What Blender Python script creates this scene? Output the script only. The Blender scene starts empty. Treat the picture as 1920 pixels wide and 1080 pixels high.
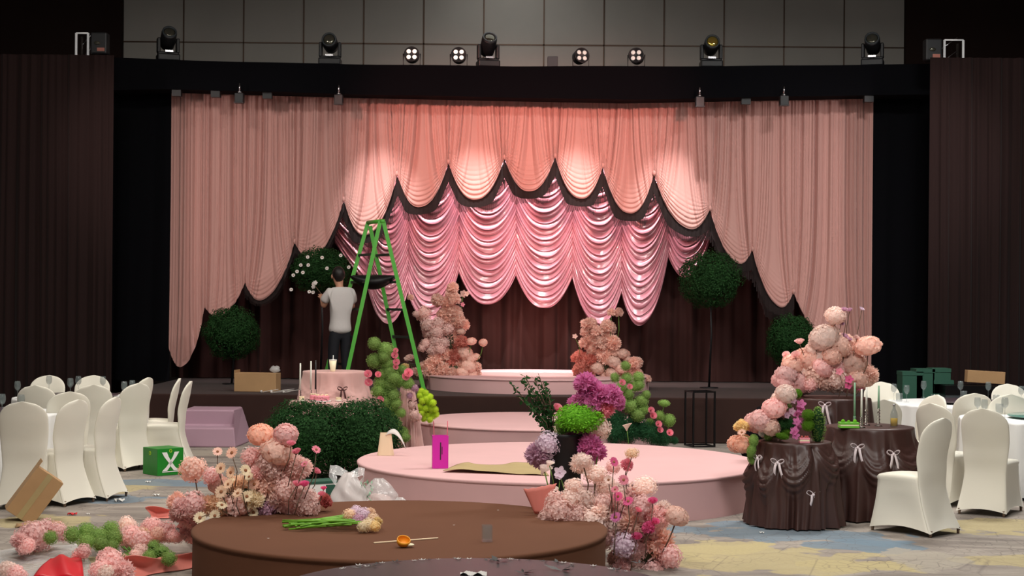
import bpy, math, random
import numpy as np
from mathutils import Vector, Matrix, Euler
PI = math.pi
R = math.radians
rnd = random.Random(7)
sc = bpy.context.scene
col = sc.collection

# ------------------------------------------------------------------ camera, world, lights, exposure
F, H, ROLL, PX, PY = 2900.0, 1.875, 0.008, 960.0, 570.0
cam_d = bpy.data.cameras.new('camera'); cam = bpy.data.objects.new('camera', cam_d); col.objects.link(cam)
cam_d.sensor_width = 36.0; cam_d.lens = F/1920*36; cam_d.shift_y = 30/1920; cam_d.clip_end = 200
cam.matrix_world = Matrix.Translation((0, 0, H)) @ Matrix.Rotation(-ROLL, 4, 'Y') @ Matrix.Rotation(PI/2, 4, 'X')
sc.camera = cam
sc.view_settings.view_transform = 'Standard'; sc.view_settings.look = 'None'
sc.view_settings.gamma = 1.0; sc.view_settings.exposure = 0.0
w = bpy.data.worlds.new('world'); sc.world = w; w.use_nodes = True
w.node_tree.nodes['Background'].inputs[0].default_value = (0.75, 0.80, 0.85, 1)
w.node_tree.nodes['Background'].inputs[1].default_value = 0.21

def area(name, loc, aim, size, power, color, size_y=None, spread=180):
    d = bpy.data.lights.new(name, 'AREA'); d.energy = power; d.color = color; d.size = size
    if size_y: d.shape = 'RECTANGLE'; d.size_y = size_y
    d.spread = R(spread)
    o = bpy.data.objects.new(name, d); col.objects.link(o); o.location = loc
    o.rotation_euler = (Vector(aim)-Vector(loc)).to_track_quat('-Z', 'Y').to_euler(); return o
def spot(name, loc, aim, angle, power, color, blend=.6, rad=.08):
    d = bpy.data.lights.new(name, 'SPOT'); d.energy = power; d.color = color; d.spot_size = R(angle); d.spot_blend = blend
    d.shadow_soft_size = rad
    o = bpy.data.objects.new(name, d); col.objects.link(o); o.location = loc
    o.rotation_euler = (Vector(aim)-Vector(loc)).to_track_quat('-Z', 'Y').to_euler(); return o
WARM = (1.0, 0.93, 0.84); COOL = (1.0, 0.98, 0.94)
area('downlight_and_fill', (-5.2, 16.5, 7.7), (-5.2, 16.3, 0), 1.4, 270, WARM)
area('downlight_and_fill', (0.3, 12.6, 7.7), (0.3, 12.6, 0), 1.4, 195, WARM)
area('downlight_and_fill', (-2.5, 5.5, 7.7), (-2.0, 13, .3), 2.2, 185, WARM, spread=110)  # added front fill for flowers, chairs and platform sides
area('downlight_and_fill', (3.0, 5.5, 7.7), (2.5, 13, .3), 2.2, 185, COOL, spread=110)  # second added front fill, right side
area('downlight_and_fill', (5.4, 16.8, 7.7), (5.2, 16.3, 0), 1.4, 500, COOL)
area('downlight_and_fill', (0.2, 16.6, 7.7), (0.2, 16.4, 0), 1.4, 165, WARM)
area('downlight_and_fill', (0.0, 26.2, 7.9), (0.0, 27.4, 6.0), 1.2, 32, COOL, 6)  # added light that brightens the back wall panels
# stage wash from the truss and front of the hall, plus added reflection spots
spot('salmon_wash', (-4.4, 17.5, 5.9), (-0.5, 24.3, 4.3), 33, 1650, (1.0, .38, .30), 1, .15)
spot('salmon_wash', (4.6, 17.5, 5.9), (0.9, 24.3, 4.3), 33, 1650, (1.0, .38, .30), 1, .15)
spot('side_wash', (-7.5, 19.0, 5.2), (-3.9, 24.3, 3.2), 50, 380, (1.0, .80, .74), .9, .2)
spot('side_wash', (8.0, 19.0, 5.2), (4.4, 24.3, 3.2), 50, 440, (1.0, .86, .82), .9, .2)
for sx in (-2.2, -.75, .75, 2.2):
    spot('satin_light', (sx*1.1+.2, 22.2, 6.6), (sx+.2, 24.9, 2.0), 25, 1050, (1.0, .94, .93), 1, .05)
area('satin_strip', (0.25, 24.50, 4.85), (0.25, 24.66, 2.2), 5.0, 300, (1.0, .90, .92), .06)
for px_ in (-2.15, -1.27, -.33, .58, 1.42, 2.3):
    spot('reflection_spot', (px_*1.02+.1, 16.5, 2.6), (px_, 24.2, 4.62), 2.4, 220, (1.0, .80, .72), 1, .03)  # added spots standing in for lamp reflections on the upper curtain
spot('platform_key', (0.35, 23.5, 5.0), (0.35, 23.35, .8), 36, 950, (1.0, .86, .78), .7, .05)
spot('backdrop_glow', (0.3, 23.4, 1.05), (0.35, 25.3, 1.35), 66, 110, (1.0, .50, .40), 1, .2)

# ------------------------------------------------------------------ pixel to world
_c, _s = math.cos(ROLL), math.sin(ROLL)
def uv(px, py):
    dx, dy = px-PX, py-PY
    return dx*_c+dy*_s, -dx*_s+dy*_c
def at(px, py, Y):
    u, v = uv(px, py); return Vector((u/F*Y, Y, H-v/F*Y))
def on(px, py, z):
    u, v = uv(px, py); Y = F*(H-z)/v; return Vector((u/F*Y, Y, z))

# ------------------------------------------------------------------ materials
def lin(c):
    r = []
    for x in c:
        x = x/255.0
        r.append(x/12.92 if x <= .04045 else ((x+.055)/1.055)**2.4)
    return (*r, 1)
def mat(name, c, rough=.7, metal=0, var=.0, vscale=8, bump=0, bscale=60, sheen=0, coat=0, spec=.5, rand=0, trans=0, alpha=1, ior=1.45, emit=0):
    m = bpy.data.materials.new(name); m.use_nodes = True; nt = m.node_tree; b = nt.nodes['Principled BSDF']
    b.inputs['Base Color'].default_value = lin(c); b.inputs['Roughness'].default_value = rough
    b.inputs['Metallic'].default_value = metal; b.inputs['Specular IOR Level'].default_value = spec
    b.inputs['Sheen Weight'].default_value = sheen; b.inputs['Coat Weight'].default_value = coat
    b.inputs['Transmission Weight'].default_value = trans; b.inputs['Alpha'].default_value = alpha; b.inputs['IOR'].default_value = ior
    if emit:
        b.inputs['Emission Color'].default_value = lin(c); b.inputs['Emission Strength'].default_value = emit
    tc = nt.nodes.new('ShaderNodeTexCoord')
    last = None
    if var:
        n = nt.nodes.new('ShaderNodeTexNoise'); n.inputs['Scale'].default_value = vscale; n.inputs['Detail'].default_value = 4
        nt.links.new(tc.outputs['Object'], n.inputs['Vector'])
        mr = nt.nodes.new('ShaderNodeMapRange'); mr.inputs[1].default_value = .3; mr.inputs[2].default_value = .7
        mr.inputs[3].default_value = 1-var; mr.inputs[4].default_value = 1+var
        nt.links.new(n.outputs[0], mr.inputs[0])
        last = mr.outputs[0]
    if rand:
        oi = nt.nodes.new('ShaderNodeObjectInfo'); mr = nt.nodes.new('ShaderNodeMapRange')
        mr.inputs[3].default_value = 1-rand; mr.inputs[4].default_value = 1+rand
        nt.links.new(oi.outputs['Random'], mr.inputs[0])
        if last:
            mu = nt.nodes.new('ShaderNodeMath'); mu.operation = 'MULTIPLY'
            nt.links.new(last, mu.inputs[0]); nt.links.new(mr.outputs[0], mu.inputs[1]); last = mu.outputs[0]
        else: last = mr.outputs[0]
    if last:
        hs = nt.nodes.new('ShaderNodeHueSaturation'); hs.inputs['Color'].default_value = lin(c)
        nt.links.new(last, hs.inputs['Value']); nt.links.new(hs.outputs[0], b.inputs['Base Color'])
    if bump:
        n = nt.nodes.new('ShaderNodeTexNoise'); n.inputs['Scale'].default_value = bscale
        nt.links.new(tc.outputs['Object'], n.inputs['Vector'])
        bp = nt.nodes.new('ShaderNodeBump'); bp.inputs['Strength'].default_value = bump; bp.inputs['Distance'].default_value = .01
        nt.links.new(n.outputs[0], bp.inputs['Height']); nt.links.new(bp.outputs[0], b.inputs['Normal'])
    return m
def petal_mat(name, c, rand=.12, var=.14, vscale=6):
    m = mat(name, c, rough=.75, var=var, vscale=vscale, rand=rand, spec=.2)
    nt = m.node_tree; b = nt.nodes['Principled BSDF']; out = nt.nodes['Material Output']
    tr = nt.nodes.new('ShaderNodeBsdfTranslucent'); tr.inputs[0].default_value = lin(c)
    if b.inputs['Base Color'].links: nt.links.new(b.inputs['Base Color'].links[0].from_socket, tr.inputs[0])
    mx = nt.nodes.new('ShaderNodeMixShader'); mx.inputs[0].default_value = .38
    nt.links.new(b.outputs[0], mx.inputs[1]); nt.links.new(tr.outputs[0], mx.inputs[2]); nt.links.new(mx.outputs[0], out.inputs[0])
    return m
M = {}
M['wall_panel'] = mat('wall_panel', (176, 172, 165), .8, var=.05, vscale=1.2)
M['seam'] = mat('seam', (84, 66, 54), .4, metal=.5)
M['wall_brown'] = mat('wall_brown', (46, 34, 31), .9, spec=.1, var=.1, vscale=1)
M['ceiling'] = mat('ceiling', (150, 145, 138), .9)
M['drape_brown'] = mat('drape_brown', (34, 20, 19), .85, spec=.2, sheen=.05, bump=.1, bscale=200)
M['drape_back'] = mat('drape_back', (58, 32, 29), .75, spec=.2, sheen=.05)
M['black_cloth'] = mat('black_cloth', (10, 10, 14), .95, spec=.1)
M['stage_carpet'] = mat('stage_carpet', (52, 34, 30), .95, spec=.2, bump=.2, bscale=300, sheen=.1, var=.08, vscale=3)
M['brown_felt'] = mat('brown_felt', (102, 67, 49), .93, spec=.2, bump=.15, bscale=400, var=.04, vscale=2)
M['pink_felt'] = mat('pink_felt', (212, 170, 170), .92, bump=.1, bscale=400, var=.03, vscale=2)
M['pink_curtain'] = mat('pink_curtain', (196, 148, 140), .6, sheen=.2, bump=.05, bscale=260, spec=.35)
M['satin'] = mat('satin', (186, 120, 132), .26, metal=.1, sheen=.1, spec=.9, coat=.7)
M['fringe'] = mat('fringe', (30, 18, 17), .9, var=.2, vscale=30)
M['cover'] = mat('cover', (226, 222, 208), .7, sheen=.2, bump=.04, bscale=150)
M['linen'] = mat('linen', (232, 233, 232), .7, bump=.05, bscale=120)
M['chair_wood'] = mat('chair_wood', (120, 98, 80), .5)
M['brown_satin'] = mat('brown_satin', (66, 43, 39), .42, spec=.5)
M['pink_linen'] = mat('pink_linen', (206, 162, 156), .75, sheen=.2)
M['lilac_linen'] = mat('lilac_linen', (172, 140, 156), .8)
M['ribbon_white'] = mat('ribbon_white', (232, 218, 222), .45)
M['ribbon_brown'] = mat('ribbon_brown', (76, 42, 40), .45)
M['fixture'] = mat('fixture', (26, 27, 30), .45)
M['fixture_grey'] = mat('fixture_grey', (60, 66, 70), .5)
M['lens'] = mat('lens', (90, 90, 80), .08, metal=.6)
M['lens_gold'] = mat('lens_gold', (190, 165, 80), .08, metal=.8)
M['led'] = mat('led', (255, 240, 225), .3, emit=1.0)
M['led_dim'] = mat('led_dim', (215, 205, 195), .3, emit=.55)
M['silver'] = mat('silver', (190, 190, 195), .25, metal=1)
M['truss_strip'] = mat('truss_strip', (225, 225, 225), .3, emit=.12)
M['green_paint'] = mat('green_paint', (84, 176, 62), .4)
M['dark_rung'] = mat('dark_rung', (56, 62, 56), .5)
M['cardboard'] = mat('cardboard', (176, 140, 100), .85, var=.06, vscale=5)
M['green_box'] = mat('green_box', (30, 130, 40), .4, var=.1, vscale=9)
M['dkgreen_box'] = mat('dkgreen_box', (38, 82, 66), .7)
M['white_plain'] = mat('white_plain', (238, 236, 232), .5)
M['black_plain'] = mat('black_plain', (14, 14, 16), .5)
M['black_metal'] = mat('black_metal', (20, 18, 20), .35, metal=.5)
M['glass'] = mat('glass', (250, 252, 252), .02, trans=1, ior=1.45)
M['thin_glass'] = mat('thin_glass', (130, 142, 142), .04, alpha=.2, spec=1)
M['plastic_film'] = mat('plastic_film', (235, 235, 235), .18, alpha=.42, spec=.9, bump=1, bscale=22)
M['plastic_milky'] = mat('plastic_milky', (226, 218, 216), .3, alpha=.8, spec=.6, bump=.3, bscale=8)
M['cream_paper'] = mat('cream_paper', (240, 215, 180), .6)
M['magenta'] = mat('magenta', (215, 40, 175), .45)
M['kraft'] = mat('kraft', (172, 152, 108), .8, var=.06, vscale=4)
M['pink_paper'] = mat('pink_paper', (232, 140, 128), .6, var=.05, vscale=4)
M['red_paper'] = mat('red_paper', (205, 18, 36), .45)
M['stem'] = mat('stem', (92, 130, 50), .6, var=.15, vscale=20)
M['stem_brown'] = mat('stem_brown', (100, 78, 62), .7)
M['bright_stem'] = mat('bright_stem', (110, 165, 45), .5, var=.2, vscale=20)
M['table_dark'] = mat('table_dark', (72, 60, 66), .34, spec=.6, var=.2, vscale=2)
M['teal_glass'] = mat('teal_glass', (96, 140, 130), .08, spec=.9)
M['skin'] = mat('skin', (190, 140, 115), .6)
M['tshirt'] = mat('tshirt', (196, 192, 190), .85, bump=.4, bscale=12)
M['trousers'] = mat('trousers', (18, 20, 28), .8)
M['hair'] = mat('hair', (22, 16, 15), .5)
M['amber'] = mat('amber', (235, 190, 40), .1, alpha=.85)
M['orange'] = mat('orange', (238, 160, 40), .5)
M['cream'] = mat('cream', (245, 235, 200), .5)
M['candle_green'] = mat('candle_green', (130, 170, 140), .5)
M['candle_white'] = mat('candle_white', (225, 225, 215), .5)
M['cake_pink'] = mat('cake_pink', (238, 150, 165), .5)
M['cake_green'] = mat('cake_green', (110, 185, 60), .5)
M['foam'] = mat('foam', (62, 66, 44), .9)
# foliage and petals
M['leaf_dark'] = petal_mat('leaf_dark', (44, 82, 42), .05, .45, 7)
M['leaf_pine'] = petal_mat('leaf_pine', (54, 104, 68), .1, .35, 9)
M['leaf_mid'] = petal_mat('leaf_mid', (146, 178, 98), .15, .35, 9)
M['leaf_bright'] = petal_mat('leaf_bright', (128, 196, 56), .05, .3, 9)
M['leaf_lime'] = petal_mat('leaf_lime', (205, 232, 70), .1, .2, 9)
M['moss'] = petal_mat('moss', (104, 150, 44), .1, .35, 20)
for k, c in dict(peach=(252, 217, 203), pink=(251, 212, 209), pale=(253, 231, 222), dusty=(247, 214, 207), rose=(244, 158, 176), hot=(236, 112, 162), magenta=(222, 128, 182),
                 mauve=(212, 170, 192), lilac=(238, 218, 232), cream=(250, 236, 206), cream2=(250, 222, 194), white=(244, 240, 236), rust=(224, 150, 136), darkred=(200, 110, 106), apricot=(251, 209, 188), butter=(246, 222, 166)).items():
    M['p_'+k] = petal_mat('petal_'+k, c)
M['daisy_eye'] = mat('daisy_eye', (150, 96, 62), .8)

# carpet
def carpet_mat():
    m = bpy.data.materials.new('carpet'); m.use_nodes = True; nt = m.node_tree; N = nt.nodes.new; L = nt.links.new
    b = nt.nodes['Principled BSDF']; b.inputs['Roughness'].default_value = .95
    tc = N('ShaderNodeTexCoord'); P = tc.outputs['Object']
    def noise(scale, detail=4, dist=0, stretch=None):
        n = N('ShaderNodeTexNoise'); n.inputs['Scale'].default_value = scale; n.inputs['Detail'].default_value = detail; n.inputs['Distortion'].default_value = dist
        if stretch:
            mp = N('ShaderNodeMapping'); mp.inputs['Scale'].default_value = stretch; L(P, mp.inputs[0]); L(mp.outputs[0], n.inputs['Vector'])
        else: L(P, n.inputs['Vector'])
        return n.outputs[0]
    def math_(op, a, bb):
        n = N('ShaderNodeMath'); n.operation = op
        for i, x in enumerate((a, bb)):
            if isinstance(x, (int, float)): n.inputs[i].default_value = x
            else: L(x, n.inputs[i])
        return n.outputs[0]
    def ramp(v, lo, hi):
        n = N('ShaderNodeMapRange'); L(v, n.inputs[0]); n.inputs[1].default_value = lo; n.inputs[2].default_value = hi; return n.outputs[0]
    def mix(f, a, bb):
        n = N('ShaderNodeMix'); n.data_type = 'RGBA'
        if isinstance(f, (int, float)): n.inputs[0].default_value = f
        else: L(f, n.inputs[0])
        for i, x in ((6, a), (7, bb)):
            if isinstance(x, tuple): n.inputs[i].default_value = x
            else: L(x, n.inputs[i])
        return n.outputs[2]
    c = mix(ramp(noise(2.2, 6, 1, (.5, 1.6, 1)), .38, .62), lin((128, 119, 112)), lin((160, 151, 141)))
    wob = noise(1.9, 4, .5)
    def patch(cx, cy, rx, ry, rot, amt=.9):
        mp = N('ShaderNodeMapping'); mp.vector_type = 'TEXTURE'; mp.inputs['Location'].default_value = (cx, cy, 0); mp.inputs['Rotation'].default_value = (0, 0, rot); mp.inputs['Scale'].default_value = (rx, ry, 100)
        L(P, mp.inputs[0]); ln = N('ShaderNodeVectorMath'); ln.operation = 'LENGTH'; L(mp.outputs[0], ln.inputs[0])
        d = math_('ADD', ln.outputs['Value'], math_('MULTIPLY', math_('SUBTRACT', wob, .5), 2.6))
        return math_('MULTIPLY', ramp(d, 1.0, .93), amt)
    yel, blu, cre = lin((180, 166, 122)), lin((104, 126, 142)), lin((164, 156, 142))
    for px, py, wx, wy, rot, cc in [(1430, 1050, .95, .75, -.1, yel), (1330, 1030, .6, .4, .5, yel), (1600, 1060, .5, .25, 0, yel), (1480, 1003, 1.0, .42, -.35, blu), (1610, 1022, .6, .3, -.3, blu), (1390, 985, .45, .22, 0, blu),
                                    (1870, 985, .55, .5, 0, yel), (1900, 1050, .6, .25, .2, yel), (1750, 1050, .3, .5, 0, cre), (240, 912, .5, .5, .3, yel), (80, 975, .45, .4, .1, yel), (180, 935, .6, .3, 0, blu),
                                    (300, 905, .8, .35, -.2, blu), (180, 1060, .5, .35, .3, yel), (330, 850, .8, .5, .4, cre), (520, 1000, .4, .6, .2, blu), (1330, 860, .6, .4, 0, blu)]:
        p = on(px, py, 0); c = mix(patch(p.x, p.y, wx, wy, rot, .8), c, cc)
    v = N('ShaderNodeTexVoronoi'); v.feature = 'DISTANCE_TO_EDGE'; v.inputs['Scale'].default_value = 9
    mpv = N('ShaderNodeMapping'); mpv.inputs['Rotation'].default_value = (0, 0, .35); mpv.inputs['Scale'].default_value = (1, .7, 1); L(P, mpv.inputs[0]); L(mpv.outputs[0], v.inputs['Vector'])
    crack = math_('MULTIPLY', ramp(v.outputs[0], .05, .0), ramp(noise(.9), .42, .6))
    c = mix(math_('MULTIPLY', crack, .6), c, lin((86, 78, 76)))
    v2 = N('ShaderNodeTexVoronoi'); v2.feature = 'DISTANCE_TO_EDGE'; v2.inputs['Scale'].default_value = 1.3
    mp2 = N('ShaderNodeMapping'); mp2.inputs['Rotation'].default_value = (0, 0, .7); L(P, mp2.inputs[0]); L(mp2.outputs[0], v2.inputs['Vector'])
    c = mix(math_('MULTIPLY', ramp(v2.outputs[0], .012, .0), .35), c, lin((80, 72, 72)))
    c = mix(math_('MULTIPLY', ramp(noise(40, 3), .35, .65), .12), c, lin((110, 100, 95)))
    L(c, b.inputs['Base Color'])
    bp = N('ShaderNodeBump'); bp.inputs['Strength'].default_value = .2; bp.inputs['Distance'].default_value = .01; L(noise(150, 2), bp.inputs['Height']); L(bp.outputs[0], b.inputs['Normal'])
    return m
M['carpet'] = carpet_mat()

# ------------------------------------------------------------------ mesh helpers
class MB:
    def __init__(s): s.v = []; s.f = []; s.m = []
    def add(s, vs, fs, mi=0):
        k = len(s.v); s.v += [tuple(v) for v in vs]; s.f += [tuple(i+k for i in f) for f in fs]; s.m += [mi]*len(fs); return s
    def box(s, lo, hi, mi=0):
        x0, y0, z0 = lo; x1, y1, z1 = hi
        return s.add([(x0,y0,z0),(x1,y0,z0),(x1,y1,z0),(x0,y1,z0),(x0,y0,z1),(x1,y0,z1),(x1,y1,z1),(x0,y1,z1)],
                     [(0,3,2,1),(4,5,6,7),(0,1,5,4),(1,2,6,5),(2,3,7,6),(3,0,4,7)], mi)
    def bar(s, p, q, w, t, side=None, mi=0):
        p, q = Vector(p), Vector(q); d = (q-p).normalized(); up = side or Vector((0, 1, 0))
        a = d.cross(up)
        if a.length < 1e-4: a = d.cross(Vector((1, 0, 0)))
        a.normalize(); b = d.cross(a).normalized(); a = a*w/2; b = b*t/2
        return s.add([p-a-b, p+a-b, p+a+b, p-a+b, q-a-b, q+a-b, q+a+b, q-a+b], [(0,3,2,1),(4,5,6,7),(0,1,5,4),(1,2,6,5),(2,3,7,6),(3,0,4,7)], mi)
    def tube(s, pts, r, n=8, mi=0, cap=True):
        pts = [Vector(p) for p in pts]; m = len(pts); rs = r if isinstance(r, (list, tuple)) else [r]*m
        ref = Vector((0.13, .2, 1)).normalized(); vs = []
        for i, p in enumerate(pts):
            d = (pts[min(i+1, m-1)]-pts[max(i-1, 0)]).normalized()
            a = d.cross(ref)
            if a.length < .05: a = d.cross(Vector((1, 0, 0)))
            a.normalize(); b = d.cross(a)
            vs += [p+(a*math.cos(2*PI*k/n)+b*math.sin(2*PI*k/n))*rs[i] for k in range(n)]
        fs = [(i*n+k, i*n+(k+1) % n, (i+1)*n+(k+1) % n, (i+1)*n+k) for i in range(m-1) for k in range(n)]
        if cap: fs += [tuple(range(n-1, -1, -1)), tuple((m-1)*n+k for k in range(n))]
        return s.add(vs, fs, mi)
    def lathe(s, prof, n=24, c=(0, 0, 0), mi=0, cap=True):
        vs = [(c[0]+r*math.cos(2*PI*k/n), c[1]+r*math.sin(2*PI*k/n), c[2]+z) for r, z in prof for k in range(n)]; m = len(prof)
        fs = [(i*n+k, i*n+(k+1) % n, (i+1)*n+(k+1) % n, (i+1)*n+k) for i in range(m-1) for k in range(n)]
        if cap: fs += [tuple(range(n-1, -1, -1)), tuple((m-1)*n+k for k in range(n))]
        return s.add(vs, fs, mi)
    def sphere(s, c, r, nu=12, nv=8, mi=0, fn=None):
        rx, ry, rz = r if isinstance(r, (tuple, list)) else (r, r, r); vs = []
        for j in range(nv+1):
            th = PI*j/nv
            for i in range(nu):
                ph = 2*PI*i/nu; d = Vector((math.sin(th)*math.cos(ph), math.sin(th)*math.sin(ph), math.cos(th)))
                k = fn(d) if fn else 1
                vs.append((c[0]+d.x*rx*k, c[1]+d.y*ry*k, c[2]+d.z*rz*k))
        fs = [(j*nu+i, (j+1)*nu+i, (j+1)*nu+(i+1) % nu, j*nu+(i+1) % nu) for j in range(nv) for i in range(nu)]
        return s.add(vs, fs, mi)
    def grid(s, P, mi=0, closed=False):
        ny, nx = P.shape[:2]; k = len(s.v); s.v += [tuple(p) for p in P.reshape(-1, 3).tolist()]
        e = nx if closed else nx-1
        fs = [(k+j*nx+i, k+j*nx+(i+1) % nx, k+(j+1)*nx+(i+1) % nx, k+(j+1)*nx+i) for j in range(ny-1) for i in range(e)]
        s.f += fs; s.m += [mi]*len(fs); return s
    def mesh(s, name, mats, smooth=True):
        me = bpy.data.meshes.new(name); me.from_pydata(s.v, [], s.f)
        for m in (mats if isinstance(mats, (list, tuple)) else [mats]): me.materials.append(m)
        me.polygons.foreach_set('material_index', s.m)
        me.polygons.foreach_set('use_smooth', [bool(smooth)]*len(s.f)); me.update(); return me
def tag(o, label=None, cat=None, group=None, kind=None):
    if label: o['label'] = label
    if cat: o['category'] = cat
    if group: o['group'] = group
    if kind: o['kind'] = kind
    return o
def thing(name, label, cat, loc=(0, 0, 0), rz=0, group=None):
    o = bpy.data.objects.new(name, None); col.objects.link(o); o.location = loc; o.rotation_euler = (0, 0, rz); o.empty_display_size = .1
    return tag(o, label, cat, group)
def part(name, me, parent=None, loc=(0, 0, 0), rot=(0, 0, 0), scale=(1, 1, 1), label=None, m=None):
    o = bpy.data.objects.new(name, me); col.objects.link(o); o.location = loc; o.rotation_euler = rot
    o.scale = scale if isinstance(scale, (tuple, list)) else (scale,)*3
    if parent: o.parent = parent
    if m: o.material_slots[0].link = 'OBJECT'; o.material_slots[0].material = m
    if label: o['label'] = label
    return o
def obj(name, mb, mats, parent=None, smooth=True, **k):
    return part(name, mb.mesh(name, mats, smooth), parent, **k)
def struct(name, mb, mats, smooth=False):
    o = obj(name, mb, mats, None, smooth); o['kind'] = 'structure'; return o
def copy_tree(o, parent=None):
    c = o.copy(); col.objects.link(c); c.parent = parent
    for ch in o.children: copy_tree(ch, c)
    return c
def bevel(o, w=.01, n=2):
    b = o.modifiers.new('bevel', 'BEVEL'); b.width = w; b.segments = n; b.limit_method = 'ANGLE'; return o
def nz(x, seed=0):
    x = np.asarray(x, dtype=float); r = np.random.RandomState(seed); y = np.zeros_like(x)
    for k in range(6):
        y += math.pow(.8, k)*np.sin(x*(1+k*.83+r.rand()*.4)+r.rand()*6.28)
    return y/2.6
# ------------------------------------------------------------------ setting
fl = MB(); fl.box((-14, -3, -.1), (14, 28, 0)); struct('floor', fl, M['carpet'])
b = MB(); b.box((-14, -3, 8.2), (14, 28, 8.3)); struct('ceiling', b, M['ceiling'])
b = MB(); b.box((-14.1, -3, 0), (-14, 28, 8.2)); struct('wall_left', b, M['wall_brown'])
b = MB(); b.box((14, -3, 0), (14.1, 28, 8.2)); struct('wall_right', b, M['wall_brown'])
YW = 27.5
xl, xr = at(232, 60, YW).x, at(1695, 60, YW).x
b = MB(); b.box((xl, YW, 0), (xr, YW+.2, 8.2)); struct('wall_back', b, M['wall_panel'])
b = MB(); b.box((-14, YW-.12, 0), (xl, YW+.2, 8.2)); b.box((xr, YW-.12, 0), (14, YW+.2, 8.2)); struct('wall_back_side', b, M['wall_brown'])
b = MB()
for i in range(1, 13):
    x = xl+(xr-xl)*i/13; b.box((x-.012, YW-.012, 4.5), (x+.012, YW+.01, 8.2))
zs = at(960, 84, YW).z
b.box((xl, YW-.012, zs-.012), (xr, YW+.01, zs+.012)); b.box((xl, YW-.012, zs+1.15), (xr, YW+.01, zs+1.17))
struct('trim_1', b, M['seam'])

def pleats(x0, x1, z0, z1, Y, amp=.06, dens=9, seed=0, nx=None, nzv=14, taper=0, thick=True):
    nx = nx or max(60, int(abs(x1-x0)*60)); X = np.linspace(x0, x1, nx); T = np.linspace(0, 1, nzv)
    P = np.zeros((nzv, nx, 3))
    for j, t in enumerate(T):
        a = amp*(.55+.45*t); ph = X*dens+.25*nz(X*1.3+t*1.2, seed+3)
        d = nz(ph*1.0, seed)*a + .4*a*np.sin(ph*2.7+t)
        P[j, :, 0] = X+.35*a*nz(ph+1.3, seed+1); P[j, :, 1] = Y+d; P[j, :, 2] = z1+(z0-z1)*t
    return MB().grid(P)
# brown hall drapes on both sides of the stage
for nm, a, bx, Yd, ytop, lab in (('wall_drape', -260, 214, 22.6, 104, 'dark brown pleated drape hanging floor to rail left of the stage'),
                                 ('wall_drape', 1744, 2200, 22.6, 112, 'dark brown pleated drape hanging floor to rail right of the stage')):
    pa, pb = at(a, ytop, Yd), at(bx, ytop, Yd)
    tag(obj(nm, pleats(pa.x, pb.x, .01, (pa.z+pb.z)/2+.02, Yd, .055, 16, a % 97), M['drape_brown']), lab, 'curtain', 'side drapes of the hall')

# stage, black masking, truss
YS = 21.0
b = MB(); b.box((-5.4, YS, 0), (5.6, 26.6, .62)); bevel(struct('stage_platform', b, M['stage_carpet']), .02)
for a, bx, lab in ((213, 319, 'black masking cloth hanging down left of the pink curtain'), (1640, 1745, 'near black masking cloth hanging down right of the pink curtain')):
    pa, pb = at(a, 150, 24.25), at(bx, 150, 24.25)
    tag(obj('masking_drape', pleats(pa.x-.02, pb.x+.02, .63, 5.6, 24.25, .03, 7, a % 31), M['black_cloth']), lab, 'curtain', 'black masking legs')
YT = 23.7
tt = [(210, 108), (450, 116), (700, 121), (960, 124), (1350, 124), (1743, 120)]
tb = [(210, 170), (318, 167), (640, 176), (960, 183), (1175, 187), (1640, 178), (1743, 178)]
def interp(pl, x):
    return float(np.interp(x, [p[0] for p in pl], [p[1] for p in pl]))
b = MB(); vs = []; xs = np.linspace(210, 1743, 60)
for x in xs:
    p, q = at(x, interp(tt, x), YT), at(x, interp(tb, x), YT)
    wob = .02*math.sin(x*.021)
    vs += [(p.x, YT+wob, p.z), (q.x, YT+wob*1.5, q.z), (q.x, YT+.45, q.z), (p.x, YT+.45, p.z)]
n = len(xs); fs = [(4*i+k, 4*i+(k+1) % 4, 4*i+4+(k+1) % 4, 4*i+4+k) for i in range(n-1) for k in range(4)]+[(0, 3, 2, 1), (4*n-4, 4*n-3, 4*n-2, 4*n-1)]
b.add(vs, fs); tr = thing('lighting_truss', 'long black cloth covered truss spanning above the pink curtain', 'truss', (0, YT, 0))
o = obj('truss_cover', b, M['black_cloth'], tr, smooth=False, loc=(0, -YT, 0))
b = MB()
for px in (250, 1700):
    p = at(px, 300, 23.95)
    for dx in (-.14, .14):
        obj('tower_leg', MB().tube([(p.x+dx, 24.45, .62), (p.x+dx, 24.45, 5.4)], .025), M['silver'], tr, loc=(0, -YT, 0))
obj('rear_frame', MB().box((-5.3, 24.1, 5.40), (5.5, 25.4, 5.46)), M['black_cloth'], tr, loc=(0, -YT, 0), smooth=False)

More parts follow.
